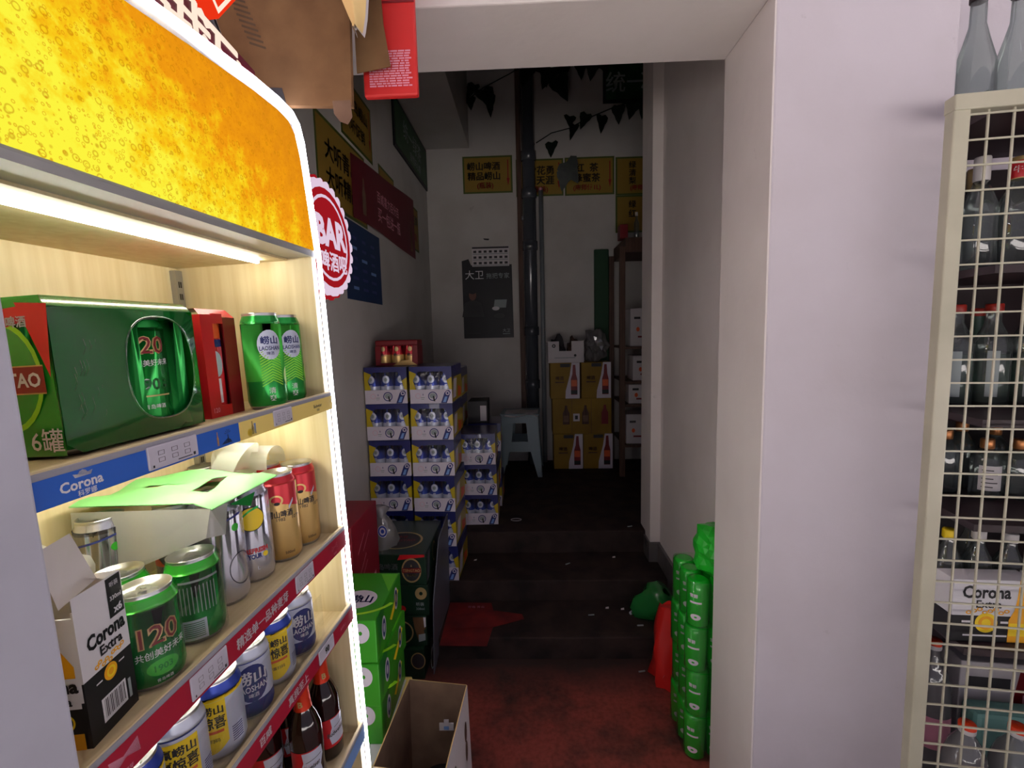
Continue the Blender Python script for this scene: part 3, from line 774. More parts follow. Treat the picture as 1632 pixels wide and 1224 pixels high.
cb.quad((.056, 0, .024), X, Z, .004, .022, 'pale')
cb.quad((.054, 0, .135), X, Z, .021, .044, 'black'); cb.text('330ml', .005, (.054, -.0004, .134), X, Z, 'white', .02); cb.text('x6', .009, (.055, -.0004, .121), X, Z, 'white', .04); cb.text('听装', .006, (.054, -.0004, .149), X, Z, 'white', .02)
cb.build('carton_body', co)
B().faces([(.002, .03, .139), (.002, .11, .139), (-.024, .105, .205), (-.024, .034, .205)], [(0, 1, 2, 3)], 'cardin').faces([(W_, .02, .15), (W_, .1, .15), (W_ - .03, .1, .164), (W_ - .03, .02, .164)], [(0, 1, 2, 3)], 'cardin').build('flap', co)
B().faces([(.0, .012, .150), (.062, .022, .152), (.045, .028, .212), (-.012, .015, .214)], [(0, 1, 2, 3)], 'paper').build('flap', co)['label'] = 'pale raised flap'

# --- small green cans in front
def p120s(b):
    r = .033
    b.ctext('120', .027, r, 0, .068, 'goldp', .05, .044, tilt=.05); b.ctext('120', .024, r, 0, .068, 'redd', .0, .040, eps=.0009, tilt=.05)
    b.ctext('共创美好未来', .010, r, .05, .046, 'white', .015, .056, tilt=.06)
    b.cdisc(.017, .010, r, 0, .027, 'greenl', eps=.0004); b.ctext('1903', .008, r, 0, .027, 'green', .02, eps=.0008); b.ctext('青岛啤酒', .004, r, 0, .012, 'white', .01)
def pback(b):
    r = .033
    for k in range(11): b.cpatch(lambda a, c: (-.024 + k * .0046 + a * .0012, .045 + c * .038), r, 0, 0, 'pale', nu=1, nv=2, eps=.0004)
    b.cpatch(lambda a, c: (-.020 + a * .050, .088 + c * .003), r, 0, 0, 'pale', eps=.0004)
    b.cpatch(lambda a, c: (-.022 + a * .030, .008 + c * .028), r, 0, 0, 'canpale', eps=.0004)
    for k in range(8): b.cpatch(lambda a, c: (-.019 + a * .024, .012 + k * .0028 + c * .001), r, 0, 0, 'green', nu=4, nv=1, eps=.0008)
G = 'short green cans on the second shelf'
gb = [(0, 'green'), (.03, 'green'), (.10, 'greenl')]
can('short green can with a gilt anniversary number, second shelf beside the white carton', CT(-.437, .042, V2, R(-30)), .033, .118, gb, p120s, G)
can('short green can turned to its small print and barcode, second shelf', CT(-.350, .050, V2, R(-48)), .033, .118, gb, pback, G)
can('short green can behind the other two green cans, half covered by a plastic handle', CT(-.400, .112, V2, R(10)), .033, .118, gb, p120s, G)
# film around the green cans
fm = B()
hull = []
for cx_, cy_, a0, a1 in ((-.437, .042, -200, -80), (-.350, .050, -80, 30), (-.400, .112, 30, 160)):
    for k in range(9):
        a = R(a0 + (a1 - a0) * k / 8); hull.append((cx_ + .0348 * math.cos(a), cy_ + .0348 * math.sin(a)))
nh = len(hull); zs = (.004, .04, .08, .112)
fm.faces([(x, y, z) for z in zs for x, y in hull], [(j * nh + k, j * nh + (k + 1) % nh, (j + 1) * nh + (k + 1) % nh, (j + 1) * nh + k) for j in range(3) for k in range(nh)], 'film', True)
tag(fm.build('shrink_wrap', None, CT(0, 0, V2)), 'clear shrink wrap around the three short green cans', 'wrap')

# --- tall cans under a light green carrier card
def psil(b):
    r = .0325
    b.cdisc(.021, .021, r, 0, .112, 'black', eps=.0003); b.cdisc(.0195, .0195, r, 0, .112, 'yellow', eps=.0006)
    b.cpatch(lambda a, c: (-.018 + a * .030, .111 + a * .018 + c * .0035 + .004 * math.sin(a * PI)), r, 0, 0, 'green', eps=.0009)
    b.cdisc(.012, .014, r, R(-40), .118, 'redd', eps=.0004)
    b.cpatch(lambda a, c: (-.014 + a * .028, .146 + c * .003), r, 0, 0, 'darkgrey', eps=.0004)
    b.ctext('REFRESH', .0085, r, .10, .057, 'red', .04, .036); b.ctext('YOUR', .0085, r, -.02, .047, 'navy', .04, .022); b.cdisc(.0045, .0045, r, .5, .047, 'yellow', eps=.0004)
    b.ctext('L', .006, r, .1, .026, 'white', .02)
def psil2(b):
    r = .0325
    b.cpatch(lambda a, c: (-.03 + a * .06, .128 + a * .012 + c * .003), r, 0, 0, 'navy', eps=.0004); b.cdisc(.006, .006, r, R(30), .122, 'greenl', eps=.0005); b.cdisc(.02, .026, r, R(38), .055, 'darkgrey', eps=.0004, inner=.95)
    b.cpatch(lambda a, c: (-.03 + a * .026, .072 + c * .03 * (1 - a)), r, R(-30), 0, 'orange', eps=.0004)
G = 'tall silver cans under the light green carrier card'
sv = [(0, 'silver'), (.05, 'silver'), (.15, 'silver')]
can('tall silver can with a yellow disc and a green headband, second shelf', CT(-.190, .070, V2, R(-50)), .0325, .164, sv, psil, G)
can('tall silver can at the near front corner of the light green carrier card', CT(-.262, .070, V2, R(-45)), .0325, .164, sv, psil2, G)
can('tall silver can directly behind the can with the yellow disc', CT(-.192, .140, V2, R(-50)), .0325, .164, sv, psil2, G)
can('tall silver can in the back row, second shelf, behind the short green cans', CT(-.264, .140, V2, R(-50)), .0325, .164, sv, psil2, G)
can('tall silver can standing deepest on the second shelf, behind milky plastic', CT(-.318, .212, V2, R(-50)), .0325, .164, sv, psil2, G)
cc = B()
def card(b, x0, x1, y0, y1, z):
    nx_, ny_ = 10, 8; vs = []
    for j in range(ny_ + 1):
        for i in range(nx_ + 1):
            x = x0 + (x1 - x0) * i / nx_; y = y0 + (y1 - y0) * j / ny_
            vs.append((x, y, z + .006 * math.sin(i * 1.1) * math.sin(j * .9) - (.010 if j == 0 else 0)))
    fs = []
    for j in range(ny_):
        for i in range(nx_):
            if (i in (4, 5, 6) and j in (2,)) or (i in (4, 5, 6) and j == 5): continue
            fs.append((j * (nx_ + 1) + i, j * (nx_ + 1) + i + 1, (j + 1) * (nx_ + 1) + i + 1, (j + 1) * (nx_ + 1) + i))
    b.faces(vs, fs, 'mint', True)
    b.faces([(p[0], p[1], p[2] - .0012) for p in vs], [f[::-1] for f in fs], 'mint', True)
card(cc, -.325, -.158, .030, .252, .1805)
cc.faces([(-.285, .032, .163), (-.225, .030, .163), (-.245, .026, .146)], [(0, 1, 2)], 'green')
cc.faces([(-.325, .032, .172), (-.325, .25, .172), (-.332, .25, .05), (-.330, .040, .13)], [(0, 1, 2, 3)], 'milky')
cc.faces([(-.325, .032, .172), (-.292, .030, .168), (-.298, .034, .122), (-.330, .040, .13)], [(0, 1, 2, 3)], 'milky')
tag(cc.build('carrier_card', None, CT(0, 0, V2)), 'light green carrier card with slots lying across the tall silver cans', 'card')

# --- red and gold cans
def pgold(b):
    r = .0325
    b.cpatch(lambda a, c: (-.034 + a * .068, .100 + .022 * (1 - a) + c * (.146 - .100 - .022 * (1 - a))), r, 0, 0, 'canred', nu=20, eps=.0003)
    b.cpatch(lambda a, c: (.012 + a * .010, .098 + a * .014 + c * .006), r, 0, 0, 'canpale', eps=.0006)
    b.cdisc(.012, .010, r, -.25, .118, 'gold', eps=.0006, inner=.7); b.cdisc(.005, .003, r, -.22, .112, 'darkgrey', eps=.0008)
    b.ctext('崂山啤酒', .013, r, -.1, .092, 'darkgrey', .03, .044); b.ctext('1982', .006, r, -.1, .082, 'darkgrey', .01); b.ctext('10°P', .007, r, .75, .082, 'darkgrey', .01); b.ctext('500ml', .005, r, .2, .018, 'darkgrey', .01)
G = 'red and gold cans at the right of the second shelf'
gd = [(0, 'gold'), (.10, 'gold'), (.146, 'canred')]
for x, y, a, lab in ((-.115, .060, -52, 'red and gold can at the front, beside the silver can with the yellow disc'), (-.049, .056, -44, 'red and gold can at the front, nearest the right side panel'),
                     (-.049, .124, -50, 'red and gold can second from the front along the side panel'), (-.049, .192, -50, 'red and gold can third from the front along the side panel'),
                     (-.050, .2545, -50, 'red and gold can at the back corner of the second shelf'), (-.117, .130, -50, 'red and gold can behind the front one, in the inner row')):
    can(lab, CT(x, y, V2, R(a)), .0325 if y < .24 else .030, .165, gd, pgold, G)

# --- milky plastic handles and bags
def loop(name, label, x0, x1, y, z0, zt, wid, skew=0.0):
    P = []
    for k in range(15):
        a = PI * k / 14; P.append(((x0 + x1) / 2 - (x1 - x0) / 2 * math.cos(a), y + skew * math.sin(a), z0 + (zt - z0) * math.sin(a) ** .7))
    tag(B().ribbon(P, (0.006, wid, 0), 'milky').build(name, None, CT(0, 0, V2)), label, 'handle')
loop('carry_handle', 'milky plastic carry strap arched over the front red and gold cans', -.105, -.040, .100, .166, .205, .038)
loop('carry_handle', 'milky plastic carry strap over the red and gold cans at the back', -.110, -.035, .175, .166, .215, .036)
loop('carry_handle', 'broad milky plastic strap between the green card and the gold cans', -.150, -.085, .145, .160, .222, .05, -.03)
loop('carry_handle', 'wide milky plastic strap bending behind the short green cans', -.515, -.452, .120, .100, .178, .05)
bg = B(); vs = []
for j in range(9):
    for i in range(13):
        a = i / 12; q = j / 8
        x = -.475 + a * .115; y = .175 + .02 * math.sin(a * 7 + q * 3) + .015 * math.sin(q * 6); z = .02 + q * (.125 + .03 * math.sin(a * 4.0)) 
        vs.append((x, y + .03 * q, z))
bg.faces(vs, [(j * 13 + i, j * 13 + i + 1, (j + 1) * 13 + i + 1, (j + 1) * 13 + i) for j in range(8) for i in range(12)], 'milky', True)
tag(bg.build('plastic_bag', None, CT(0, 0, V2)), 'crumpled milky plastic bag standing behind the short green cans', 'bag')

# --- third shelf: small blue, white and yellow cans
def pbw(b):
    r = .033
    b.cdisc(.0235, .030, r, 0, .060, 'navy', eps=.0004)
    b.ctext('崂山', .021, r, 0, .070, 'white', .03, .042, eps=.0008); b.ctext('LAOSHAN', .010, r, 0, .052, 'white', .02, .043, eps=.0008); b.ctext('啤酒', .007, r, 0, .041, 'white', .015, eps=.0008)
    b.ctext('精品', .009, r, .15, .023, 'navy', .015)
def pby(b):
    r = .033
    b.cpatch(lambda a, c: (-.023 + a * .046, .028 - .014 * math.sin(a * PI) * (1 - c) + c * .062), r, 0, 0, 'yellow', eps=.0004)
    b.ctext('赢崂山', .013, r, 0, .078, 'darkgrey', .03, .040, eps=.0008); b.ctext('赢惊喜', .018, r, 0, .060, 'black', .035, .042, eps=.0008)
    b.cpatch(lambda a, c: (-.018 + a * .036, .044 + c * .004), r, 0, 0, 'orange', eps=.0008); b.ctext('开盖扫码', .006, r, 0, .034, 'darkgrey', .01, .03, eps=.0008)
    b.cpatch(lambda a, c: (-.010 + a * .020, .018 + c * .028), r, R(62), 0, 'canpale', eps=.0006)
    for k in range(7): b.cpatch(lambda a, c: (-.008 + a * .016, .021 + k * .0034 + c * .0014), r, R(62), 0, 'navy', nu=3, nv=1, eps=.0009)
bw = [(0, 'navy'), (.030, 'canpale'), (.094, 'canblue'), (.0955, 'canpale')]
wy = [(0, 'canpale'), (.018, 'canpale'), (.090, 'yellow'), (.0965, 'canblue')]
yb = [(0, 'caseblue'), (.034, 'canpale'), (.094, 'canblue'), (.0965, 'canpale')]
G = 'short blue, white and yellow cans on the third shelf'
can('short white and blue can on the third shelf, nearest the right side panel', CT(-.135, .042, V3, R(-35)), .033, .115, bw, pbw, G)
can('short yellow and white can between the two white and blue cans, third shelf', CT(-.208, .042, V3, R(-52)), .033, .115, wy, pby, G)
can('short white and blue can with a big round navy emblem, middle of the third shelf', CT(-.279, .040, V3, R(-46)), .033, .115, bw, pbw, G)
can('short yellow and white can left of the can with the big navy emblem', CT(-.349, .040, V3, R(-75)), .033, .115, wy, pby, G)
can('short can with a large yellow label in clear film, third shelf', CT(-.417, .044, V3, R(-50)), .033, .115, yb, pby, G)
can('short yellow topped can half hidden by the red rail, third shelf near end', CT(-.487, .044, V3, R(-40)), .033, .115, wy, pby, G)
for i, x in enumerate((-.135, -.208, -.279, -.349, -.417, -.487)):
    dup([o for o in C.objects if o.get('group') == G][i], CT(x, .125, V3, R(-60 + 20 * i)), ['short can in the back row of the third shelf, nearest the right side panel', 'short can in the back row of the third shelf, second from the right side panel', 'short can in the back row of the third shelf, third from the right side panel',
        'short can in the back row of the third shelf, fourth from the right side panel', 'short can in the back row of the third shelf, fifth from the right side panel', 'short can in the back row of the third shelf, nearest the grey stile'][i], 'short cans in the back row of the third shelf')
fm = B()
P = []
for k in range(21):
    x = -.528 + k * .0215 if k < 20 else -.098
    P.append((x, .0055 + .002 * math.sin(k * 1.7)))
fm.faces([(x, y, z) for z in (.004, .03, .06, .088) for x, y in P], [(j * 21 + k, j * 21 + k + 1, (j + 1) * 21 + k + 1, (j + 1) * 21 + k) for j in range(3) for k in range(20)], 'film', True)
tag(fm.build('shrink_wrap', None, CT(0, 0, V3)), 'clear shrink film across the row of short blue and yellow cans', 'wrap')

# --- bottom shelf: brown bottles with red foil necks
def bottle(label, mw, group, h=.228, r=.0305):
    t = thing('beer_bottle', label, 'bottle', mw, group)
    b = B().lathe([(r * .9, 0), (r, .006), (r, .115), (r * .96, .128), (r * .75, .148), (r * .50, .166), (r * .46, .180)], 'brownglass', 30, cap=(True, False))
    b.build('glass_body', t)
    lb = B().cpatch(lambda a, c: (-.028 + a * .056, .030 + c * .062), r, 0, 0, 'red', eps=.0004)
    lb.cpatch(lambda a, c: (-.010 + a * .038 - .004 * math.sin(c * 6), .036 + c * .054), r, .2, 0, 'canpale', eps=.0007)
    lb.ctext('Budweiser', .009, r, .3, .060, 'darkgrey', .02, .04, eps=.001, tilt=.15); lb.cpatch(lambda a, c: (a * .03, .070 + a * .006 + c * .001), r, 0.1, 0, 'darkgrey', eps=.001)
    lb.build('label', t)
    nf = B().lathe([(r * .58, .158), (r * .50, .168), (r * .46, .19), (r * .44, h - .022), (r * .47, h - .018), (r * .50, h - .006), (r * .40, h), (.001, h)], 'foil', 26)
    nf.ctext('B', .012, r * .5, 0, .178, 'goldp', .03)
    nf.build('foil_neck', t)['label'] = 'red foil cap and neck'
    return t
G = 'brown bottles with red foil necks on the bottom shelf'
bottle('brown bottle with an orange red foil neck, in front by the right side panel', CT(-.062, .045, V4, R(-40)), G)
bottle('brown bottle with a red foil neck, standing behind the front one', CT(-.080, .118, V4, R(-62)), G)
bottle('brown bottle showing a pale label, second along the front from the side panel', CT(-.135, .046, V4, R(-75)), G)
bottle('brown bottle standing behind the one with the pale label', CT(-.152, .12, V4, R(-60)), G)

# ================================================================ ABOVE THE CABINET: CARTONS AND A BAG
cb = thing('cardboard_carton', 'flattened brown cardboard carton leaning above the cabinet, its shaded left side painted black', 'carton', TR(0, 0, 0))
F_ = [(-.512, .93, 1.835), (-.317, .93, 1.826), (-.302, .93, 2.30), (-.66, .93, 2.30)]
b = B().prism(F_, (0, .012, 0), 'card'); b.build('carton_body', cb)
b = B()
b.prism([(-.515, .925, 1.838), (-.663, .925, 2.30), (-.80, 1.06, 2.30), (-.60, 1.06, 1.838)], (0.002, .004, 0), 'black')  # black colour stands in for shade on the carton's left side
b.build('shaded_side', cb)['label'] = 'left side, blackened for its shade'
b = B()
for k in range(9): b.quad((-.540 + k * .004 + .022, .93, 2.018 - k * .010), (1, 0, -.35), Z, .032, .004, 'cardd', eps=.0008)
b.build('printed_label', cb); b = B(); b.prism([(-.508, .9285, 1.842), (-.440, .9285, 1.836), (-.446, .9285, 1.862), (-.514, .9285, 1.868)], (0, .001, 0), 'darkgrey')
b.build('dark_tape', cb)
b = B().prism([(-.318, .972, 1.905), (-.252, .972, 1.915), (-.262, .972, 1.99), (-.275, .972, 2.28), (-.318, .972, 2.28)], (0, .003, 0), 'card')
b.build('front_flap', cb)
b = B(); b.faces([(-.352, .9265, 1.835), (-.318, .9265, 1.835), (-.316, .9265, 1.805), (-.325, .9265, 1.792), (-.340, .9265, 1.798), (-.350, .9265, 1.812)], [tuple(range(6))], 'cardin')
b.build('tape_end', cb)
rb = thing('red_box', 'flattened bright red carton with small pale print, right of the brown cardboard', 'carton', TR(0, 0, 0))
b = B().box((-.315, 1.0, 1.874), (-.207, 1.016, 2.40), 'cartonred', .004)
b.box((-.315, .9985, 2.045), (-.207, 1.0, 2.049), 'redd')
b.build('carton_body', rb)
b = B()
random.seed(3)
for k in range(15):
    x = -.302
    while x < -.222:
        l = random.uniform(.004, .014); b.quad((x + l / 2, .9995, 1.957 - k * .0046), X, Z, l, .0028, 'pinkprint'); x += l + random.uniform(.001, .0025)
b.build('small_print', rb)
bgp = B(); vs = []
pts = [(2.24, -.345, -.262), (2.10, -.332, -.262), (2.05, -.330, -.264), (2.00, -.318, -.268), (1.965, -.305, -.274), (1.945, -.297, -.280), (1.937, -.296, -.283)]
for z, xa_, xb_ in pts:
    for i in range(7):
        a = i / 6; vs.append((xa_ + (xb_ - xa_) * a, .903 - .022 * math.sin(a * PI) + .006 * math.sin(i * 2.1 + z * 40), z))
bgp.faces(vs, [(j * 7 + i, (j + 1) * 7 + i, (j + 1) * 7 + i + 1, j * 7 + i + 1) for j in range(6) for i in range(6)], 'bagyellow', True)
bgp.faces([(x, y + .012 + .03 * (i % 2) * 0, z) for i, (x, y, z) in enumerate(vs)], [(j * 7 + i, j * 7 + i + 1, (j + 1) * 7 + i + 1, (j + 1) * 7 + i) for j in range(6) for i in range(6)], 'paper', True)
tag(bgp.build('paper_bag'), 'crumpled pale yellow bag hanging over the edge of the cardboard carton', 'bag')

# ================================================================ BLUE BEER CASES
def case_proto():
    t = thing('beer_case', 'blue beer case', 'case')
    W2, DD, HH = .1, .262, .174
    b = B()
    b.box((-W2 + .004, .045, .004), (W2 - .004, DD, HH - .003), 'caseblue')
    b.box((-W2, .002, .004), (-W2 + .004, DD, .118), 'caseyellow'); b.box((W2 - .004, .002, .004), (W2, DD, .118), 'caseyellow')
    b.box((-W2, .002, .118), (-W2 + .004, DD, HH - .004), 'caseblue'); b.box((W2 - .004, .002, .118), (W2, DD, HH - .004), 'caseblue')
    for sx in (-1, 1):       # printing on the two long sides
        x = sx * W2
        b.shape([(.02, .02), (.10, .02), (.13, .11), (.05, .11)], (x, 0, 0), Y if sx > 0 else Y, Z, 'casewhite', eps=.0006 * sx)
        b.shape([(.012, .09), (.06, .118), (.012, .118)], (x, 0, 0), Y, Z, 'caseblue', eps=.0007 * sx)
        b.shape([(.15, .012), (.24, .012), (.24, .05), (.15, .07)], (x, 0, 0), Y, Z, 'orange', eps=.0006 * sx)
    b.box((-W2, .0, HH - .006), (W2, DD, HH), 'caseblue', .002)
    b.build('sleeve', t)
    b = B()
    b.prism([(-W2, 0, .0), (W2, 0, 0), (W2, 0, .062), (W2 * .985, 0, .066), (-W2, 0, .066)], (0, .0025, 0), 'casewhite')
    b.prism([(-W2, 0, .066), (-W2 + .030, 0, .066), (-W2 + .016, 0, .108), (-W2 + .034, 0, .140), (-W2, 0, .155)], (0, .0025, 0), 'caseyellow')
    b.prism([(W2, 0, .066), (W2, 0, .125), (W2 - .024, 0, .108), (W2 - .012, 0, .066)], (0, .0025, 0), 'caseyellow')
    b.prism([(-W2, 0, .155), (-W2 + .034, 0, .140), (-W2 + .046, 0, .150), (W2 - .044, 0, .150), (W2 - .030, 0, .135), (W2 - .024, 0, .108), (W2, 0, .125), (W2, 0, HH), (-W2, 0, HH)], (0, .0025, 0), 'caseblue')
    b.disc(.022, .022, (.008, 0, .034), X, Z, 'navy', inner=.80); b.disc(.015, .013, (.008, 0, .036), X, Z, 'pale'); b.shape([(0, .006), (.006, .006), (.012, -.020), (.004, -.020)], (.008, 0, .030), X, Z, 'black', eps=.0008)
    b.shape([(.046, .001), (.074, .001), (.094, .052), (.086, .062), (.074, .060), (.064, .050)], (0, 0, 0), X, Z, 'navy'); b.disc(.0095, .0095, (.079, 0, .048), X, Z, 'casewhite', eps=.0008); b.disc(.005, .005, (.079, 0, .048), X, Z, 'navy', eps=.0012)
    b.shape([(.056, .006), (.070, .006), (.078, .032), (.067, .032)], (0, 0, 0), X, Z, 'bluerail', eps=.0008)
    b.disc(.012, .012, (-.062, 0, .036), X, Z, 'pinkprint', inner=.9); b.quad((-.038, 0, .042), X, Z, .003, .008, 'navy'); b.quad((-.040, 0, .028), X, Z, .018, .003, 'pale'); b.quad((-.040, 0, .020), X, Z, .014, .002, 'pale')
    b.build('front_panel', t)
    for k, x in enumerate((-.0645, 0, .0645)):
        r = .032
        c = can_body(r, .166, [(0, 'canpale'), (.080, 'canblue'), (.15, 'canblue')], lambda q: (q.cdisc(.017, .019, r, R((-12, 0, 14)[k]), .112, 'canpale', eps=.0004, inner=.45), q.cdisc(.008, .009, r, R((-12, 0, 14)[k]), .112, 'pale', eps=.0004), q.ctext('崂', .013, r, R((-12, 0, 14)[k]), .081, 'canpale', .03, eps=.0006)))
        c.build('beer_can', t).location = (x, .036, .003)
    b = B(); b.faces([(-W2 + .012, .0035, .066), (W2 - .012, .0035, .066), (W2 - .03, .0035, .152), (-W2 + .03, .0035, .152)], [(0, 1, 2, 3)], 'film')
    b.build('clear_window', t)
    return t
proto = case_proto(); first = [proto]
ORD = ['lowest', 'second from the bottom', 'third from the bottom', 'fourth from the bottom', 'fifth from the bottom', 'topmost']
random.seed(11)
def column(x, y, z, n, where, rz=0.0):
    for k in range(n):
        m_ = TR(x + random.uniform(-.004, .004), y + random.uniform(-.006, .004), z + k * .1752, R(rz + random.uniform(-2, 2)))
        which = ORD[k] if k < n - 1 else 'topmost'
        lab = '%s blue beer case in the stack %s' % (which, where)
        if first:
            o = first.pop(); o.matrix_world = m_; o['label'] = lab; o['group'] = 'blue beer cases stacked on the left'
        else: dup(proto, m_, lab)
column(-.670, 2.225, .202, 6, 'against the left wall', 1)
column(-.458, 2.215, .202, 6, 'right of the wall stack', -1)
column(-.288, 2.60, UF, 3, 'nearest the stool', 0)
column(-.505, 2.55, UF, 5, 'behind the front pair')
column(-.500, 2.835, UF, 5, 'furthest back on the left')
column(-.279, 2.90, UF, 3, 'under the dark box')
tag(B().box((-.375, 2.92, UF + 3 * .1755), (-.255, 3.10, UF + 3 * .1755 + .135), 'darkgrey', .003).box((-.30, 2.9185, .86), (-.262, 2.9205, .955), 'paper').build('dark_box'), 'small dark box with a pale label on the far blue cases', 'box')
# red six-pack on the very top
rp = thing('six_pack', 'red shrink wrapped six pack of gold cans on top of the blue cases', 'six pack', TR(-.640, 2.32, .202 + 6 * .1752 + .001, R(2)))
for i in range(3):
    for j in range(2):
        r = .032
        can_body(r, .118, [(0, 'gold'), (.05, 'canred'), (.10, 'canred')], lambda q: (q.ctext('崂山', .014, r, 0, .05, 'darkgrey', .02), q.cdisc(.010, .012, r, 0, .078, 'goldp'))).build('beer_can', rp).location = (-.066 + i * .066, .034 + j * .066, .002)
b = B()
b.box((-.103, -.001, .0), (.103, .135, .012), 'redd'); b.box((-.103, .0, .095), (.103, .134, .123), 'redd', .006); b.box((-.103, 0, .012), (-.100, .134, .095), 'redd'); b.box((.100, 0, .012), (.103, .134, .095), 'redd')
b.shape([(-.103, .012), (-.078, .012), (-.072, .095), (-.103, .095)], (0, .0, 0), X, Z, 'redd'); b.shape([(.103, .012), (.074, .012), (.080, .095), (.103, .095)], (0, 0, 0), X, Z, 'redd')
b.shape([(-.02, .0), (.10, .0), (.06, .026), (.02, .022)], (0, -.001, 0), X, Z, 'gold')
b.build('red_film', rp)

# ================================================================ CARTONS BY THE LEFT WALL
def carton(name, label, mw, sx, sy, sz, m, faces=None, group=None, bev=.003):
    t = thing(name, label, 'carton', mw, group)
    b = B().box((0, 0, 0), (sx, sy, sz), m, bev)
    b.build('box', t)
    if faces:
        p = B(); faces(p); p.build('printing', t)
    return t
M['dkgreen'] = mat('carton_dark_green', (22, 50, 34), 0.35, 0, 0.5, 0.2)
M['limecarton'] = mat('carton_lime_green', (52, 150, 30), 0.4, 0, 0.5, 0.2)
M['wrapgrey'] = mat('grey_tape', (92, 92, 104), 0.4)
def f_dark(p):
    o = (.205, -.0002, .072)
    p.disc(.040, .052, (.215, 0, .062), X, Z, 'goldp', inner=.86); p.disc(.034, .044, (.215, 0, .062), X, Z, 'darkgrey'); p.quad((.215, 0, .062), X, Z, .076, .020, 'redd', eps=.0008)
    p.text('TSINGTAO', .013, (.215, 0, .062), X, Z, 'goldp', .03, .070, eps=.0013); p.text('青岛啤酒', .009, (.215, 0, .042), X, Z, 'goldp', .02, .05, eps=.0010); p.shape([(-.004, 0), (.004, 0), (0, .010)], (.215, 0, .078), X, Z, 'goldp', eps=.001)
    p.text('青岛啤酒', .026, (.105, 0, .078), X, Z, 'pale', .03, .125)
    p.shape([(.16, .106), (.27, .118), (.27, .128), (.17, .128)], (0, 0, 0), X, Z, 'red')
    p.disc(.095, .085, (.14, .13, .1305), X, Y, 'goldp', inner=.90); p.disc(.080, .070, (.14, .13, .1305), X, Y, 'darkgrey'); p.text('TSINGTAO', .020, (.14, .13, .1305), X, Y, 'redd', .03, .13, eps=.0009); p.text('啤酒', .022, (.14, .165, .1305), X, Y, 'redd', .02, eps=.0009)
    p.disc(.03, .045, (.275, .16, .07), Y, Z, 'goldp', inner=.8)
    p.shape([(.01, .01), (.05, .01), (.08, .12), (.05, .12)], (.275, 0, 0), Y, Z, 'wrapgrey')
DG = 'dark green beer cartons stacked on the floor'
DGL = ['dark green beer carton on the floor, lowest of its stack', 'dark green beer carton with a torn pale patch, second from the floor', 'dark green beer carton just below the top one', 'topmost dark green beer carton with a gilt emblem and pale characters']
def f_low(p):
    p.disc(.03, .036, (.25, 0, .08), X, Z, 'goldp', inner=.86); p.disc(.026, .032, (.25, 0, .08), X, Z, 'darkgrey')
    p.disc(.04, .05, (.30, .05, .065), Y, Z, 'pale', inner=.85)
def f_patch(p):
    p.shape([(.218, .125), (.270, .125), (.270, .075), (.262, .070), (.266, .04), (.240, .02), (.225, .075)], (0, 0, 0), X, Z, 'card'); p.shape([(.262, .125), (.272, .125), (.272, .085), (.265, .080)], (0, 0, 0), X, Z, 'white', eps=.001)
    p.shape([(.24, .05), (.268, .055), (.268, .026), (.24, .018)], (0, 0, 0), X, Z, 'pale', eps=.001); p.disc(.05, .05, (.17, 0, .06), X, Z, 'goldp', inner=.88)
def f_mid(p):
    p.disc(.024, .026, (.245, 0, .095), X, Z, 'goldp', inner=.3); p.text('听装', .016, (.240, 0, .05), X, Z, 'pale', .01); p.text('330ml', .010, (.240, 0, .030), X, Z, 'pale', .01)
    p.disc(.016, .014, (.165, 0, .03), X, Z, 'red')
for k, fn in enumerate((f_low, f_patch, f_mid, f_dark)):
    carton('beer_carton', DGL[k], TR(-.720 + (0.02 if k == 3 else .012 * k), 1.82 - .02 * (k == 0), .001 + k * .1315, R(0)), .275, .35 if k == 3 else .38, .130, 'dkgreen', fn, DG)
tag(B().prism([(-.416, 1.83, .0), (-.408, 2.20, .098), (-.400, 2.19, .55), (-.404, 1.98, .52), (-.411, 1.85, .30)], (.004, 0, 0), 'wrapgrey').build('wrap_sheet'), 'sheet of grey film hanging down the side of the dark green cartons', 'wrap')
# plastic bottle pack on top
bp = thing('bottle_bag', 'clear plastic bag of small bottles with blue labels on the dark green carton', 'bag', TR(-.625, 1.90, .5275))
b = B(); vs = []; ns = 14
prof = [(.062, .0), (.066, .03), (.058, .08), (.044, .11), (.030, .125), (.024, .135), (.036, .160), (.020, .172)]
for j, (r, z) in enumerate(prof):
    for k in range(ns):
        a = 2 * PI * k / ns; q = r * (1 + .12 * math.sin(3 * a + j) + .07 * math.sin(5 * a + 2 * j)); vs.append((q * math.cos(a), q * .8 * math.sin(a), z))
b.faces(vs, [(j * ns + k, j * ns + (k + 1) % ns, (j + 1) * ns + (k + 1) % ns, (j + 1) * ns + k) for j in range(len(prof) - 1) for k in range(ns)], 'pet', True)
b.build('plastic_skin', bp)
b = B()
for x, z in ((-.022, .062), (.024, .085)):
    b.disc(.020, .026, (x, -.056, z), X, Z, 'casewhite', eps=.002); b.disc(.018, .023, (x, -.056, z), X, Z, 'canblue', inner=.7, eps=.0025); b.disc(.007, .009, (x, -.056, z), X, Z, 'canblue', eps=.0026)
b.build('bottle_label', bp)
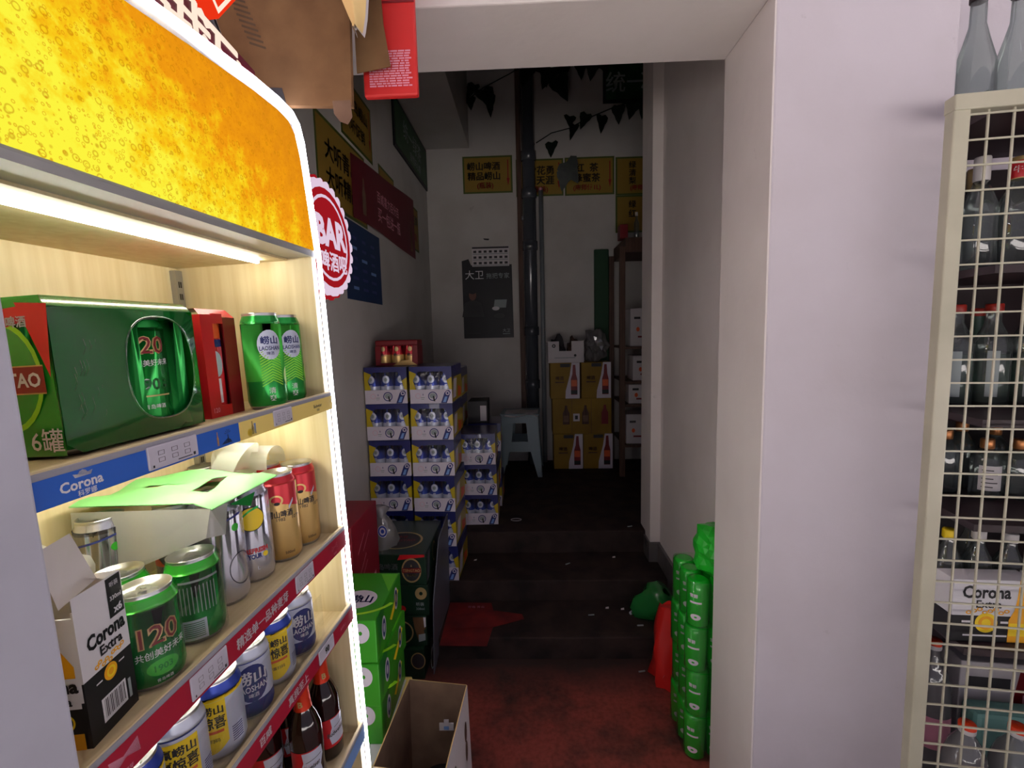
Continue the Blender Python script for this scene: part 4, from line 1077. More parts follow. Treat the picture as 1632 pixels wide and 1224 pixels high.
# red carton standing behind the lit strip
def f_red(p):
    for k, (y0, z0) in enumerate(((.05, .21), (.06, .13), (.07, .10), (.10, .20))):
        p.shape([(y0, z0), (y0 + .07, z0 + .05), (y0 + .07, z0 + .054), (y0, z0 + .004)], (.17, 0, 0), Y, Z, 'pinkprint', eps=.0006)
    p.shape([(.20, .04), (.225, .04), (.225, .07), (.20, .065)], (.17, 0, 0), Y, Z, 'pinkprint', eps=.0006)
M['redcart'] = mat('carton_wine_red', (140, 22, 40), 0.45)
carton('red_carton', 'tall wine red carton with slanted pale lines, by the left wall', TR(-.775, 1.527, .43, R(0)), .17, .27, .33, 'redcart', f_red)
carton('plain_carton', 'plain brown carton on the floor under the wine red carton', TR(-.777, 1.527, .001), .068, .27, .428, 'cardd')
# lime green cartons standing on a white box
def f_lime(p):
    W_, D_, H_ = .26, .27, .128
    p.disc(.055, .050, (.175, .11, H_), X, Y, 'casewhite'); p.text('崂', .042, (.162, .11, H_), X, Y, 'navy', .03, eps=.001); p.text('山', .040, (.200, .11, H_), X, Y, 'navy', .03, eps=.001)
    p.disc(.125, .095, (.17, .12, H_), X, Y, 'lime', inner=.90, a0=R(200), a1=R(340)); p.shape([(.20, .26), (.255, .15), (.255, .26)], (0, 0, H_), X, Y, 'limel')
    p.disc(.026, .030, (.215, 0, .090), X, Z, 'casewhite', inner=.2); p.disc(.024, .028, (.12, 0, .05), X, Z, 'casewhite', inner=.75)
    p.disc(.020, .036, (W_, .07, .062), Y, Z, 'casewhite'); p.disc(.014, .028, (W_, .07, .062), Y, Z, 'navy', inner=.5, eps=.0007); p.disc(.020, .036, (W_, .205, .075), Y, Z, 'casewhite'); p.disc(.014, .028, (W_, .205, .075), Y, Z, 'navy', inner=.5, eps=.0007)
    p.shape([(.01, .128), (.09, .128), (.02, .01)], (W_, 0, 0), Y, Z, 'dkgreenl', eps=.0003)
    p.shape([(.13, .050), (.17, .068), (.22, .10), (.235, .085), (.20, .058), (.15, .035)], (W_, 0, 0), Y, Z, 'yellow')
M['limel'] = mat('lime_light', (96, 190, 40), 0.4); M['dkgreenl'] = mat('carton_mid_green', (30, 112, 40), 0.4)
LGL = ['bright green beer carton on the white box, lowest of three', 'bright green beer carton in the middle of the three', 'topmost bright green beer carton with a white oval emblem on its lid']
for k in range(3):
    carton('beer_carton', LGL[k], TR(-.700 + (0, .003, .0)[k], 1.245 + (.004, 0, -.002)[k], .222 + k * .1292, R((1, -1, .5)[k])), .26, .27, .128, 'limecarton', f_lime, 'bright green beer cartons behind the cabinet')
wb = thing('white_box', 'white lidded box with yellow edging under the bright green cartons', 'box', TR(-.715, 1.17, .0))
B().box((0, 0, 0), (.29, .36, .198), 'white', .004).build('box', wb)
b = B().box((-.003, -.003, .1985), (.293, .363, .221), 'yellowrail', .006); b.quad((.145, .18, .2212), X, Y, .262, .33, 'white'); b.build('lid', wb)
# open carton in front
oc = thing('open_carton', 'open topped white carton with bare brown inside, standing on the floor', 'carton', TR(0, 0, 0))
A_ = [(-.400, 1.392, 0), (-.205, 1.372, 0), (-.222, 1.06, 0), (-.405, 1.078, 0)]
T_ = [(-.400, 1.414, .30), (-.214, 1.389, .30), (-.232, 1.085, .30), (-.417, 1.105, .30)]
b = B()
for i in range(4):
    j = (i + 1) % 4; a, c, d, e_ = Vector(A_[i]), Vector(A_[j]), Vector(T_[j]), Vector(T_[i])
    cen = Vector((-.31, 1.24, .15)); nrm = (c - a).cross(e_ - a).normalized()
    if nrm.dot((a + d) / 2 - cen) < 0: nrm = -nrm
    b.faces([a, c, d, e_], [(0, 1, 2, 3)], 'cardin'); q = nrm * .003
    b.faces([a + q, c + q, d + q, e_ + q], [(0, 1, 2, 3)], 'paper'); b.faces([e_, d, d + q, e_ + q], [(0, 1, 2, 3)], 'bagyellow')
    if i == 1:
        o_ = a + q; ux = (c - a).normalized(); uz = (e_ - a).normalized()
        for sx_, sz_ in ((.06, .20), (.06, .14), (.20, .12), (.21, .20)):
            b.disc(.016, .030, o_ + ux * sx_ + uz * sz_, ux, uz, 'wood', eps=-.0006 if ux.cross(uz).dot(nrm) < 0 else .0006)
    if i == 2:
        o_ = a + q; ux = -(c - a).normalized() if (c - a).x < 0 else (c - a).normalized(); uz = (e_ - a).normalized()
        mid = (a + c) / 2 + q
        b.text('★该瓶盖奖项仅限本商圈内', .013, mid + uz * .265, X, Z, 'navy', .01, .14, eps=.0012); b.text('保质期至瓶身标注日期', .013, mid + uz * .240, X, Z, 'navy', .01, .11, eps=.0012)
b.faces([(x, y, .004) for x, y, z in A_], [(0, 1, 2, 3)], 'cardin')
b.build('carton_walls', oc)
b = B().box((-.300, 1.366, .165), (-.255, 1.371, .188), 'paper'); b.box((-.285, 1.365, .18), (-.270, 1.370, .2), 'paper'); b.quad((-.2775, 1.3648, .175), X, Z, .016, .012, 'bluerail')
b.build('shipping_label', oc)
tw = thing('tape_roll', 'dark round roll lying inside the open white carton', 'roll', TR(-.275, 1.235, .006))
B().lathe([(.03, .0), (.072, .0), (.074, .004), (.074, .10), (.072, .104), (.032, .104), (.03, .10), (.03, 0)], 'black', 26).build('roll', tw)
B().tube([(.035 * math.cos(a), .035 * math.sin(a), .107) for a in [R(200 + 14 * k) for k in range(12)]], .0022, 'steel', 6).build('wire_loop', tw)

# ================================================================ BACK OF THE STORE
# stool
so = thing('plastic_stool', 'blue grey plastic stool with cut out sides, in front of the pipes', 'stool', TR(-.062, 3.652, UF, R(-3)))
H = .475; t0, b0 = .138, .165
def frame_side(T):
    b = B(); zt = H - .02
    def hw_(z): return t0 + (b0 - t0) * (zt - z) / zt
    outer_l = [(-hw_(0), 0), (-hw_(0) + .035, 0), (-.080, .19), (.080, .19), (hw_(0) - .035, 0), (hw_(0), 0), (hw_(zt), zt), (-hw_(zt), zt)]
    hole = [(-.062, .265), (.062, .265), (.048, zt - .05), (-.048, zt - .05)]
    # bands round the hole
    P = [[outer_l[0], outer_l[1], outer_l[2], (-hw_(.19), .19)], [outer_l[5], (hw_(.19), .19), outer_l[3], outer_l[4]],
         [(-hw_(.19), .19), (hw_(.19), .19), (hw_(.265), .265), (-hw_(.265), .265)], [(-hw_(.265), .265), hole[0], hole[3], (-hw_(zt - .05), zt - .05)],
         [(hw_(.265), .265), (hw_(zt - .05), zt - .05), hole[2], hole[1]], [(-hw_(zt - .05), zt - .05), (hw_(zt - .05), zt - .05), (hw_(zt), zt), (-hw_(zt), zt)]]
    for p in P:
        b.prism([(x, -(t0 + (b0 - t0) * (zt - z) / zt), z) for x, z in p], (0, .006, 0), 'stool')
    b.bm.transform(T); return b
for k in range(4): frame_side(Matrix.Rotation(k * PI / 2, 4, 'Z')).build('side_frame', so)
B().box((-.148, -.148, H - .02), (.148, .148, H), 'stool', .008).build('seat', so)
pp = B(); vs = []
for j in range(5):
    for i in range(8):
        x = -.11 + i * .035; y = -.165 + j * .05; z = H + .004 + .004 * math.sin(i * 1.3 + j)
        if y < -.148: z -= .018 + .012 * math.sin(i)
        vs.append((x, y, z))
pp.faces(vs, [(j * 8 + i, j * 8 + i + 1, (j + 1) * 8 + i + 1, (j + 1) * 8 + i) for j in range(4) for i in range(7)], 'paper')
tag(pp.build('paper_sheet', None, so.matrix_world.copy()), 'rumpled sheet of paper lying on the plastic stool', 'paper')
# pipes
dp = thing('drain_pipe', 'thick dark drain pipe with collars running up the back wall', 'pipe', TR(.038, 3.885, UF))
B().lathe([(.052, 0), (.052, 3.6)], 'pipe', 24, cap=(True, True)).build('pipe', dp)
for z in (.62, 1.05, 1.72, 2.12, 2.40): B().lathe([(.052, z), (.060, z + .004), (.060, z + .07), (.052, z + .074)], 'pipe', 24).build('collar', dp)
B().box((-.062, -.01, 1.96), (-.04, .03, 1.985), 'steel', .003).build('pipe_clamp', dp)
tp_ = thing('thin_pipe', 'thin pale pipe with a pink tip beside the thick dark pipe', 'pipe', TR(.130, 3.90, UF))
B().lathe([(.018, 0), (.018, 2.18)], 'thinpipe', 16, cap=(True, True)).build('pipe', tp_)
B().lathe([(.018, 2.18), (.016, 2.20), (.001, 2.205)], 'pinkprint', 12).build('end_cap', tp_)
tag(B().box((-.058, 3.925, UF + .2), (-.018, 3.949, 3.7), 'wood', .002).build('cable_duct'), 'flat dark duct on the back wall left of the thick pipe', 'duct')
# yellow cartons
def f_y2(p):
    W_, H_ = .226, .278
    p.shape([(.115, .0), (W_, .0), (W_, H_), (.165, H_), (.150, .18), (.118, .06)], (0, 0, 0), X, Z, 'casewhite')
    p.shape([(.158, .03), (.208, .03), (.208, .15), (.198, .19), (.193, .262), (.175, .262), (.170, .19), (.158, .15)], (0, 0, 0), X, Z, 'redd', eps=.0008)
    p.quad((.183, 0, .12), X, Z, .044, .05, 'orange', eps=.0012); p.quad((.183, 0, .05), X, Z, .050, .03, 'black', eps=.0012)
    p.quad((.115, 0, .258), X, Z, .075, .026, 'darkgrey'); p.text('啤酒', .030, (.072, 0, .16), X, Z, 'wood', .02); p.quad((.072, 0, .128), X, Z, .07, .008, 'wood')
def f_y3(p):
    for k, x in enumerate((.105, .255, .405)):
        p.shape([(-.026, .0), (.026, .0), (.026, .09), (.012, .12), (.008, .15), (-.008, .15), (-.012, .12), (-.026, .09)], (x, 0, .075), X, Z, 'redd' if k == 2 else 'wood', eps=.0007); p.quad((x, 0, .12), X, Z, .04, .05, 'cardin' if k < 2 else 'redd', eps=.001)
    for x in (.15, .30): p.quad((x, 0, .139), X, Z, .002, .27, 'wood')
    p.quad((.185, 0, .13), X, Z, .05, .06, 'paper', eps=.001); p.quad((.185, 0, .13), X, Z, .022, .03, 'darkgrey', eps=.0014)
YG = 'yellow bottle cartons stacked at the back'
for lab, x, z in (('yellow bottle carton on the floor at the back, left of two', .192, UF), ('yellow bottle carton on the floor at the back, right of two', .424, UF),
                  ('yellow bottle carton in the upper row, left, under the white tray', .172, UF + .558), ('yellow bottle carton in the upper row, right, under the clear bag', .412, UF + .558)):
    carton('bottle_carton', lab, TR(x, 3.685, z + .0005), .226, .20, .278, 'cartony', f_y2, YG, .002)
carton('bottle_carton', 'wide yellow carton showing three bottles, middle of the stack', TR(.186, 3.69, UF + .279), .456, .19, .278, 'cartony', f_y3, YG, .002)
tz = UF + .8375
wt = thing('tray_carton', 'white open tray carton holding dark bags, on the yellow cartons', 'carton', TR(.158, 3.69, tz))
b = B(); b.box((0, 0, 0), (.275, .003, .090), 'paper'); b.box((0, 0, .09), (.085, .003, .165), 'paper'); b.box((.180, 0, .09), (.275, .003, .165), 'paper'); b.box((0, .003, 0), (.003, .19, .155), 'paper'); b.box((.272, .003, 0), (.275, .19, .155), 'paper'); b.box((.003, .187, 0), (.272, .19, .155), 'paper'); b.box((.003, .003, 0), (.272, .187, .003), 'cardin')
b.disc(.014, .014, (.045, 0, .130), X, Z, 'darkgrey', inner=.4); b.disc(.010, .010, (.208, 0, .055), X, Z, 'darkgrey'); b.quad((.13, 0, .038), X, Z, .16, .006, 'pale')
b.build('tray', wt)
def blob(name, label, cat, mw, rx, ry, rz, m, seed, amp=.22, group=None):
    rnd = random.Random(seed); t = bmesh.new(); bmesh.ops.create_icosphere(t, subdivisions=3, radius=1)
    ph = [rnd.uniform(0, 6) for _ in range(6)]
    for v in t.verts:
        p = v.co.normalized(); k = 1 + amp * (math.sin(4 * p.x + ph[0]) * math.sin(5 * p.y + ph[1]) + .6 * math.sin(9 * p.z + 4 * p.x + ph[2])) 
        v.co = Vector((p.x * rx * k, p.y * ry * k, max(-.92 * rz, p.z * rz * k) + rz * .92))
    b = B(); b.add(t, m, False); o = b.build(name, None, mw)
    return tag(o, label, cat, group)
blob('dark_bag', 'dark crumpled bag in the white tray, left', 'bag', TR(.235, 3.79, tz + .004), .062, .07, .10, 'darkgrey', 5)
blob('dark_bag', 'dark brown crumpled bag in the white tray, right', 'bag', TR(.365, 3.79, tz + .004), .052, .07, .095, 'wood', 9)
blob('clear_bag', 'clear plastic bag bunched on the yellow cartons beside the white tray', 'bag', TR(.535, 3.79, tz + .001), .088, .08, .13, 'pet', 14)
tag(B().box((.545, 3.90, UF), (.660, 3.93, 2.04), 'greenboard', .006).build('green_board'), 'tall dark green board leaning on the back wall', 'board')
# shelving unit on the right
su = thing('storage_shelf', 'wooden storage shelf at the right of the back wall', 'shelf', TR(.662, 3.46, UF))
for x, y in ((0, 0), (0, .44), (1.0, 0), (1.0, .44)):
    B().box((x, y, 0), (x + .040, y + .03, 1.66), 'wood', .002).build('post', su)
for z in (.22, .52, .69, .94, 1.62): B().box((.04, .002, z), (1.0, .46, z + (.10 if z > 1.5 else .018)), 'wood').build('shelf_board', su)
def fcart(p):
    p.text('酒', .03, (.03, 0, .13), X, Z, 'darkgrey', .01); p.quad((.14, 0, .06), X, Z, .05, .018, 'redd')
SG = 'white cartons on the wooden storage shelf'
for lab, x, z, sy, sz in (('white carton with an orange mark, upright on the top board', .745, .959, .18, .27), ('white carton second from the top of the storage shelf', .765, .709, .2, .18), ('white carton third from the top of the storage shelf', .735, .539, .2, .14), ('white carton on the lowest board of the storage shelf', .715, .239, .2, .22)):
    def ff(p, sz=sz):
        p.quad((.05, 0, sz * .75), X, Z, .045, .016, 'darkgrey'); p.disc(.012, .016, (.055, 0, sz * .45), X, Z, 'orange'); p.quad((.085, 0, sz * .25), X, Z, .06, .012, 'redd')
    carton('white_carton', lab, TR(x, 3.50, UF + z), .12 if sz > .25 else .22, sy, sz, 'paper', ff, SG)
tag(B().box((.672, 3.50, UF + 1.7215), (.728, 3.60, UF + 1.82), 'redd', .003).build('small_red_box'), 'small dark red box on top of the wooden storage shelf', 'box')
sb = thing('small_bottle', 'small clear bottle standing on top of the wooden storage shelf', 'bottle', TR(.785, 3.49, UF + 1.7215))
B().lathe([(.016, 0), (.018, .004), (.018, .10), (.008, .13), (.008, .16)], 'glass', 16, cap=(True, False)).build('glass_body', sb)
B().lathe([(.009, .15), (.010, .155), (.010, .175), (.001, .177)], 'capwhite', 12).build('cap', sb)

# ================================================================ SIGNS
def ysign(label, o, xd, yd, wd, ht, lines, arrow=True, group='yellow price boards with green edges'):
    """a flat board; o = its centre, xd along the text, yd up"""
    x, y = Vector(xd), Vector(yd); n = x.cross(y); m_ = Matrix(((x.x, y.x, n.x, o[0]), (x.y, y.y, n.y, o[1]), (x.z, y.z, n.z, o[2]), (0, 0, 0, 1)))
    t = thing('price_board', label, 'sign', m_, group)
    b = B().box((-wd / 2, -ht / 2, -.006), (wd / 2, ht / 2, 0), 'signg'); b.build('board', t)
    p = B().quad((0, 0, 0), X, Y, wd - .026, ht - .026, 'signy')
    for tx, h, px, py, mm, wm in lines: p.text(tx, h, (px, py, 0), X, Y, mm, .03, wm, eps=.001)
    if arrow:
        ax = wd / 2 - .035; p.shape([(-.004, .10), (.004, .10), (.004, -.04), (.012, -.04), (0, -.10), (-.012, -.04), (-.004, -.04)], (ax, .01, 0), X, Y, 'signred', eps=.001)
    p.build('lettering', t); return t
by = BW - .001
ysign('yellow price board left of the thick pipe, with two lines of black characters', (-.288, by, 2.652), X, Z, .395, .285, [('崂山啤酒', .062, -.03, .065, 'black', .29), ('精品崂山', .062, -.03, -.010, 'black', .29), ('(瓶装)', .055, -.02, -.085, 'signred', .24)])
ysign('yellow price board half hidden behind the thick pipe', (.125, by, 2.615), X, Z, .375, .285, [('雪花勇', .068, .010, .055, 'black', .24), ('闯天涯', .068, .010, -.020, 'black', .24), ('(瓶装)', .055, .0, -.092, 'signred', .22)])
ysign('yellow price board with a vine leaf hanging over it', (.518, by, 2.615), X, Z, .390, .290, [('红  茶', .066, -.02, .065, 'black', .24), ('蜂蜜茶', .066, -.02, -.012, 'black', .24), ('(康师傅1L)', .052, -.02, -.088, 'signred', .30)])
ysign('yellow price board nearest the white pilaster, upper of two', (.915, by, 2.605), X, Z, .385, .290, [('绿', .052, -.06, .085, 'black', None), ('清', .052, -.06, .025, 'black', None), ('梨', .052, -.06, -.035, 'black', None), ('(康师傅)', .048, .0, -.092, 'signred', .26)], False)
ysign('yellow price board directly under the one nearest the pilaster', (.915, by, 2.315), X, Z, .385, .288, [('绿', .055, -.06, .075, 'black', None), ('红', .055, -.06, .005, 'black', None)], False)
lx = LW + .001
ysign('large yellow price board on the left wall, lowest and nearest', (lx, 2.135, 2.092), Y, Z, .56, .335, [('大听青岛', .085, -.02, .055, 'black', .40), ('大听精品', .085, -.02, -.055, 'black', .40)], False, 'yellow price boards on the left wall')
ysign('yellow price board on the left wall, partly behind the brown carton', (lx, 2.345, 2.41), Y, Z, .42, .27, [('青岛崂山', .062, .02, .05, 'black', .30), ('大听促销', .062, -.03, -.05, 'black', .30)], True, 'yellow price boards on the left wall')
ysign('yellow price board on the left wall behind the red banner', (lx, 2.80, 2.19), Y, Z, .30, .26, [('啤酒', .07, 0, .02, 'black', None)], False, 'yellow price boards on the left wall')
ysign('yellow price board at the far end of the left wall', (lx, 3.37, 2.145), Y, Z, .40, .30, [('品牌', .07, .10, .06, 'black', None), ('(箱)', .06, .10, -.06, 'signred', None)], False, 'yellow price boards on the left wall')
# red banner, blue sheet, green board on the left wall
b = B(); vs = []
for i in range(13):
    a = i / 12; y = 2.20 + 1.20 * a; q = .010 + .004 * math.sin(a * 9)
    vs += [(LW + q, y, 1.935 - .0 * a + .01 * math.sin(a * 5)), (LW + q, y, 2.215 + .11 * a)]
b.faces(vs, [(2 * i, 2 * i + 2, 2 * i + 3, 2 * i + 1) for i in range(12)], 'bannerr')
xo = LW + .016
b.text('百威喜力百分百', .060, (xo, 2.76, 2.125), (0, 1, .02), Z, 'pinkprint', .01, .42); b.text('买一包送一瓶', .075, (xo + .003, 2.76, 2.035), (0, 1, .02), Z, 'pinkprint', .012, .44)
for yy, hh_ in ((2.34, .17), (3.28, .20)):
    b.shape([(-.025, -.5 * hh_), (.025, -.5 * hh_), (.025, .1 * hh_), (.010, .25 * hh_), (.008, .5 * hh_), (-.008, .5 * hh_), (-.010, .25 * hh_), (-.025, .1 * hh_)], (xo, yy, 2.06), Y, Z, 'cardin')
tag(b.build('red_banner'), 'dark red banner with two lines of pale lettering on the left wall', 'banner')
b = B().box((LW + .001, 2.09, 1.565), (LW + .005, 2.585, 1.915), 'signblue')
random.seed(5)
for r_ in range(6):
    for c_ in range(3):
        b.quad((LW + .005, 2.20 + c_ * .13, 1.62 + r_ * .045), Y, Z, .05 + .03 * random.random(), .014, 'bluerail' if (r_ + c_) % 4 == 0 else 'navy')
tag(b.build('blue_notice'), 'dark blue notice sheet with faint rows of print, under the banner', 'notice')
gs = thing('green_signboard', 'long dark green signboard in a black frame high on the left wall', 'sign', TR(0, 0, 0))
B().box((LW + .001, 2.98, 2.535), (LW + .012, 3.93, 2.845), 'black').build('frame', gs)
b = B().box((LW + .012, 3.0, 2.555), (LW + .014, 3.91, 2.825), 'signgreen'); b.text('统一绿茶', .12, (LW + .014, 3.45, 2.72), Y, Z, 'pale', .0, .62, eps=.001); b.text('自然好心情', .06, (LW + .014, 3.52, 2.61), Y, Z, 'pale', .0, .5, eps=.001)
b.build('panel', gs)
gs = thing('green_signboard', 'dark green signboard at the top of the back wall by the pilaster', 'sign', TR(0, 0, 0))
B().box((.625, BW - .012, 3.15), (1.45, BW - .001, 3.58), 'black').build('frame', gs)
b = B().box((.645, BW - .014, 3.175), (1.43, BW - .012, 3.56), 'signgreen'); b.text('统一', .15, (.80, BW - .014, 3.30), X, Z, 'pale', .01); b.text('冰红茶', .15, (1.15, BW - .014, 3.30), X, Z, 'pale', .01)
b.build('panel', gs)
# black poster, calendar
po = thing('poster', 'black poster with white title characters, on the back wall left of the pipe', 'poster', TR(-.313, BW - .001, 1.655))
B().prism([(-.205, -.002, -.295), (.205, -.002, -.295), (.200, -.002, .295), (-.130, -.002, .295), (-.150, -.002, .345), (-.205, -.002, .330)], (0, .002, 0), 'black').build('sheet', po)
y = -.0022; b = B()
b.text('大卫', .072, (-.105, y, .218), X, Z, 'white', .0); b.text('拖把专家', .044, (.085, y, .208), X, Z, 'pale', .0)
b.build('title_lettering', po); b = B(); b.text('大卫', .030, (.145, y, -.235), X, Z, 'pale', .01); b.quad((.145, y, -.262), X, Z, .06, .006, 'pale'); b.quad((-.12, y, -.255), X, Z, .10, .004, 'darkgrey')
b.build('logo_lettering', po); b = B()
M['skin'] = mat('portrait_skin', (120, 84, 72), 0.7)
b.disc(.030, .042, (-.125, y, .055), X, Z, 'skin', eps=.0006); b.disc(.032, .024, (-.125, y, .088), X, Z, 'black', eps=.0009); b.shape([(-.09, -.14), (.09, -.14), (.07, -.03), (.02, -.005), (-.02, -.005), (-.07, -.03)], (-.125, y, .02), X, Z, 'darkgrey', eps=.0005)
b.build('portrait', po); b = B(); b.shape([(-.06, -.03), (.04, -.03), (.05, .035), (-.05, .035)], (.105, y, -.02), X, Z, 'pale'); b.disc(.030, .016, (.062, y, -.055), X, Z, 'white', eps=.0008); b.quad((.105, y, .06), (.5, 0, 1), (1, 0, -.5), .09, .004, 'darkgrey'); b.disc(.045, .02, (.09, y, -.115), X, Z, 'darkgrey', inner=.0)
b.build('product_picture', po)
ca = thing('wall_calendar', 'small pale calendar sheet above the black poster', 'calendar', TR(-.283, BW - .004, 2.02))
B().box((-.150, -.002, -.082), (.150, 0, .075), 'paper').build('sheet', ca)
b = B().quad((0, -.002, .066), X, Z, .296, .014, 'darkgrey')
for r_ in range(3):
    for c_ in range(7): b.quad((-.126 + c_ * .042, -.002, .035 - r_ * .045), X, Z, .024, .018, 'darkgrey')
    b.quad((0, -.002, .016 - r_ * .045), X, Z, .285, .006, 'pale')
b.build('printing', ca)
tag(B().prism([(-.020, 0, .0), (.03, 0, -.004), (.022, 0, -.016), (-.012, 0, -.012)], (0, .002, 0), 'black').build('tape_scrap', None, TR(-.318, BW - .003, 2.16)), 'scrap of black tape on the back wall above the calendar', 'tape')
# ivy garlands
def garland(name, label, path, leaves, seed):
    rnd = random.Random(seed); t = thing(name, label, 'garland', TR(0, 0, 0))
    B().tube(path, .004, 'leaf', 6).build('stem', t)
    b = B()
    for (x, y, z, s_) in leaves:
        rz = rnd.uniform(-.9, .9); tl = rnd.uniform(-.5, .5)
        m_ = Matrix.Translation((x, y, z)) @ Matrix.Rotation(rz, 4, 'Z') @ Matrix.Rotation(tl, 4, 'Y') @ Matrix.Rotation(rnd.uniform(-.4, .4), 4, 'X')
        o = [(0, 0), (.32, .12), (.55, -.05), (.46, -.34), (.30, -.55), (.22, -.78), (0, -1.15), (-.22, -.78), (-.30, -.55), (-.46, -.34), (-.55, -.05), (-.32, .12)]
        vs = [m_ @ Vector((px * s_, -.12 * s_ * abs(px), pz * s_)) for px, pz in o] + [m_ @ Vector((0, -.02 * s_, -.4 * s_))]
        b.faces(vs, [(k, (k + 1) % 12, 12) for k in range(12)], 'leaf', True)
    b.build('leaves', t)
wy_ = BW - .05
garland('ivy_garland', 'dark ivy garland running up to the right below the green signboard', [(.10, wy_, 2.86), (.22, wy_, 2.93), (.36, wy_, 2.96), (.50, wy_ - .02, 3.02), (.70, wy_, 3.10), (.95, wy_, 3.17)],
        [(.22, wy_ - .05, 2.84, .10), (.36, wy_ - .04, 3.03, .09), (.40, wy_ - .05, 2.96, .10), (.49, wy_ - .04, 3.04, .10), (.60, wy_ - .05, 3.02, .11), (.73, wy_ - .04, 3.09, .11), (.84, wy_ - .05, 3.11, .11), (.93, wy_ - .04, 3.13, .12), (.33, wy_ - .03, 2.70, .16), (.32, wy_ - .04, 2.62, .12)], 3)
garland('ivy_garland', 'dark ivy garland along the top of the back wall', [(-.45, wy_, 3.18), (-.30, wy_, 3.28), (-.10, wy_ - .06, 3.34), (-.03, 3.812, 3.36), (.11, 3.812, 3.40), (.20, wy_ - .04, 3.41), (.35, wy_, 3.42), (.60, wy_, 3.45)],
        [(-.36, wy_ - .05, 3.28, .11), (-.30, wy_ - .05, 3.24, .15), (-.26, wy_ - .07, 3.20, .14), (-.40, wy_ - .02, 3.20, .08), (.06, wy_ - .16, 3.32, .13), (.10, wy_ - .16, 3.38, .12), (.22, wy_ - .05, 3.38, .15), (.27, wy_ - .07, 3.30, .16), (.33, wy_ - .05, 3.40, .13), (.44, wy_ - .04, 3.42, .11), (.54, wy_ - .05, 3.42, .12), (.60, wy_ - .05, 3.40, .10), (.16, wy_ - .05, 3.36, .12)], 8)

# ================================================================ RIGHT SIDE OF THE STEPS
def shrink6(label, mw, group, nx_=2, ny_=3):
    t = thing('bottle_pack', label, 'pack', mw, group)
    for i in range(nx_):
        for j in range(ny_):
            r = .0352
            b = B().lathe([(r * .86, 0), (r, .006), (r, .139), (r * .86, .148), (r * .6, .150)], 'bottlegreen', 20, cap=(True, True))
            b.cdisc(.016, .010, r, R(-30), .035, 'casewhite', eps=.0005, inner=.3); b.cpatch(lambda a, c: (-.018 + a * .036, .080 + c * .006), r, R(-30), 0, 'casewhite', eps=.0004); b.ctext('雪碧', .012, r, R(-40), .105, 'casewhite', .02)
            b.build('green_bottle', t).location = (.036 + i * .071, .036 + j * .071, .001)
    b = B()
    hull = []
    for cx_, cy_, a0 in ((.107, .178, 0), (.036, .178, 90), (.036, .036, 180), (.107, .036, 270)):
        for k in range(6):
            a = R(a0 + 18 * k); hull.append((cx_ + .0355 * math.cos(a), cy_ + .0355 * math.sin(a)))
    nh = len(hull); zs = (.001, .05, .1, .150)
    b.faces([(x, y, z) for z in zs for x, y in hull], [(j * nh + k, j * nh + (k + 1) % nh, (j + 1) * nh + (k + 1) % nh, (j + 1) * nh + k) for j in range(3) for k in range(nh)], 'filmg', True)
    b.build('shrink_film', t)
    return t
SL = ['pack of green bottles on the floor by the right wall, lowest of the stack', 'pack of green bottles second from the floor by the right wall', 'pack of green bottles third from the floor by the right wall', 'topmost pack of green bottles, under the green bag']
for k in range(4): shrink6(SL[k], TR(.490 + (0, .004, -.002, .003)[k], 1.43, .001 + k * .1525, 0), 'packs of green bottles by the right wall')
blob('green_bag', 'bright green crumpled plastic bag on top of the green bottle packs', 'bag', TR(.592, 1.50, .612), .062, .08, .085, 'baggreen', 21, .16)
rbp = thing('red_bottle', 'red plastic bottle standing just behind the green bottle packs', 'bottle', TR(.590, 1.69, .001))
B().lathe([(.040, 0), (.044, .01), (.044, .40), (.038, .46), (.028, .50), (.016, .515), (.001, .517)], 'cartonred', 20).build('bottle_body', rbp)
def crumple(name, label, mw, sx, sy, sz, m, seed):
    rnd = random.Random(seed); b = B(); nu, nv = 18, 12; vs = []
    ph = [rnd.uniform(0, 6) for _ in range(8)]
    for j in range(nv + 1):
        for i in range(nu):
            a = 2 * PI * i / nu; q = j / nv
            r = (1 - .55 * q ** 1.5) * (1 + .16 * math.sin(3 * a + ph[0] + 4 * q) + .10 * math.sin(7 * a + ph[1]) + .07 * math.sin(11 * a + 9 * q + ph[2]))
            vs.append((sx * r * math.cos(a), sy * r * math.sin(a), sz * q + .01 * math.sin(5 * a) * q))
    b.faces(vs, [(j * nu + i, j * nu + (i + 1) % nu, (j + 1) * nu + (i + 1) % nu, (j + 1) * nu + i) for j in range(nv) for i in range(nu)], m, True)
    b.faces([vs[nv * nu + i] for i in range(nu)], [tuple(range(nu))], m); b.faces([vs[i] for i in range(nu)], [tuple(range(nu))[::-1]], m)
    return tag(b.build(name, None, mw), label, 'bag')
crumple('red_bag', 'crumpled bright red plastic bag on the floor against the first step', TR(.548, 1.815, .001), .078, .078, .30, 'bagred', 4)
gbt = thing('green_bottle', 'crushed green plastic bottle lying on the first step by the right wall', 'bottle', Matrix.Translation((.53, 2.06, .165)) @ Matrix.Rotation(R(38), 4, 'Y') @ Matrix.Rotation(R(20), 4, 'X'))
b = B(); vs = []; ns = 16
for j, (r, z) in enumerate(((.02, -.115), (.022, -.095), (.060, -.065), (.070, -.02), (.062, .03), (.068, .07), (.060, .10), (.02, .105))):
    for k in range(ns):
        a = 2 * PI * k / ns; q = r * (1 + .14 * math.sin(3 * a + j * 1.3) + .08 * math.sin(5 * a - j)); vs.append((q * math.cos(a), q * .8 * math.sin(a), z))
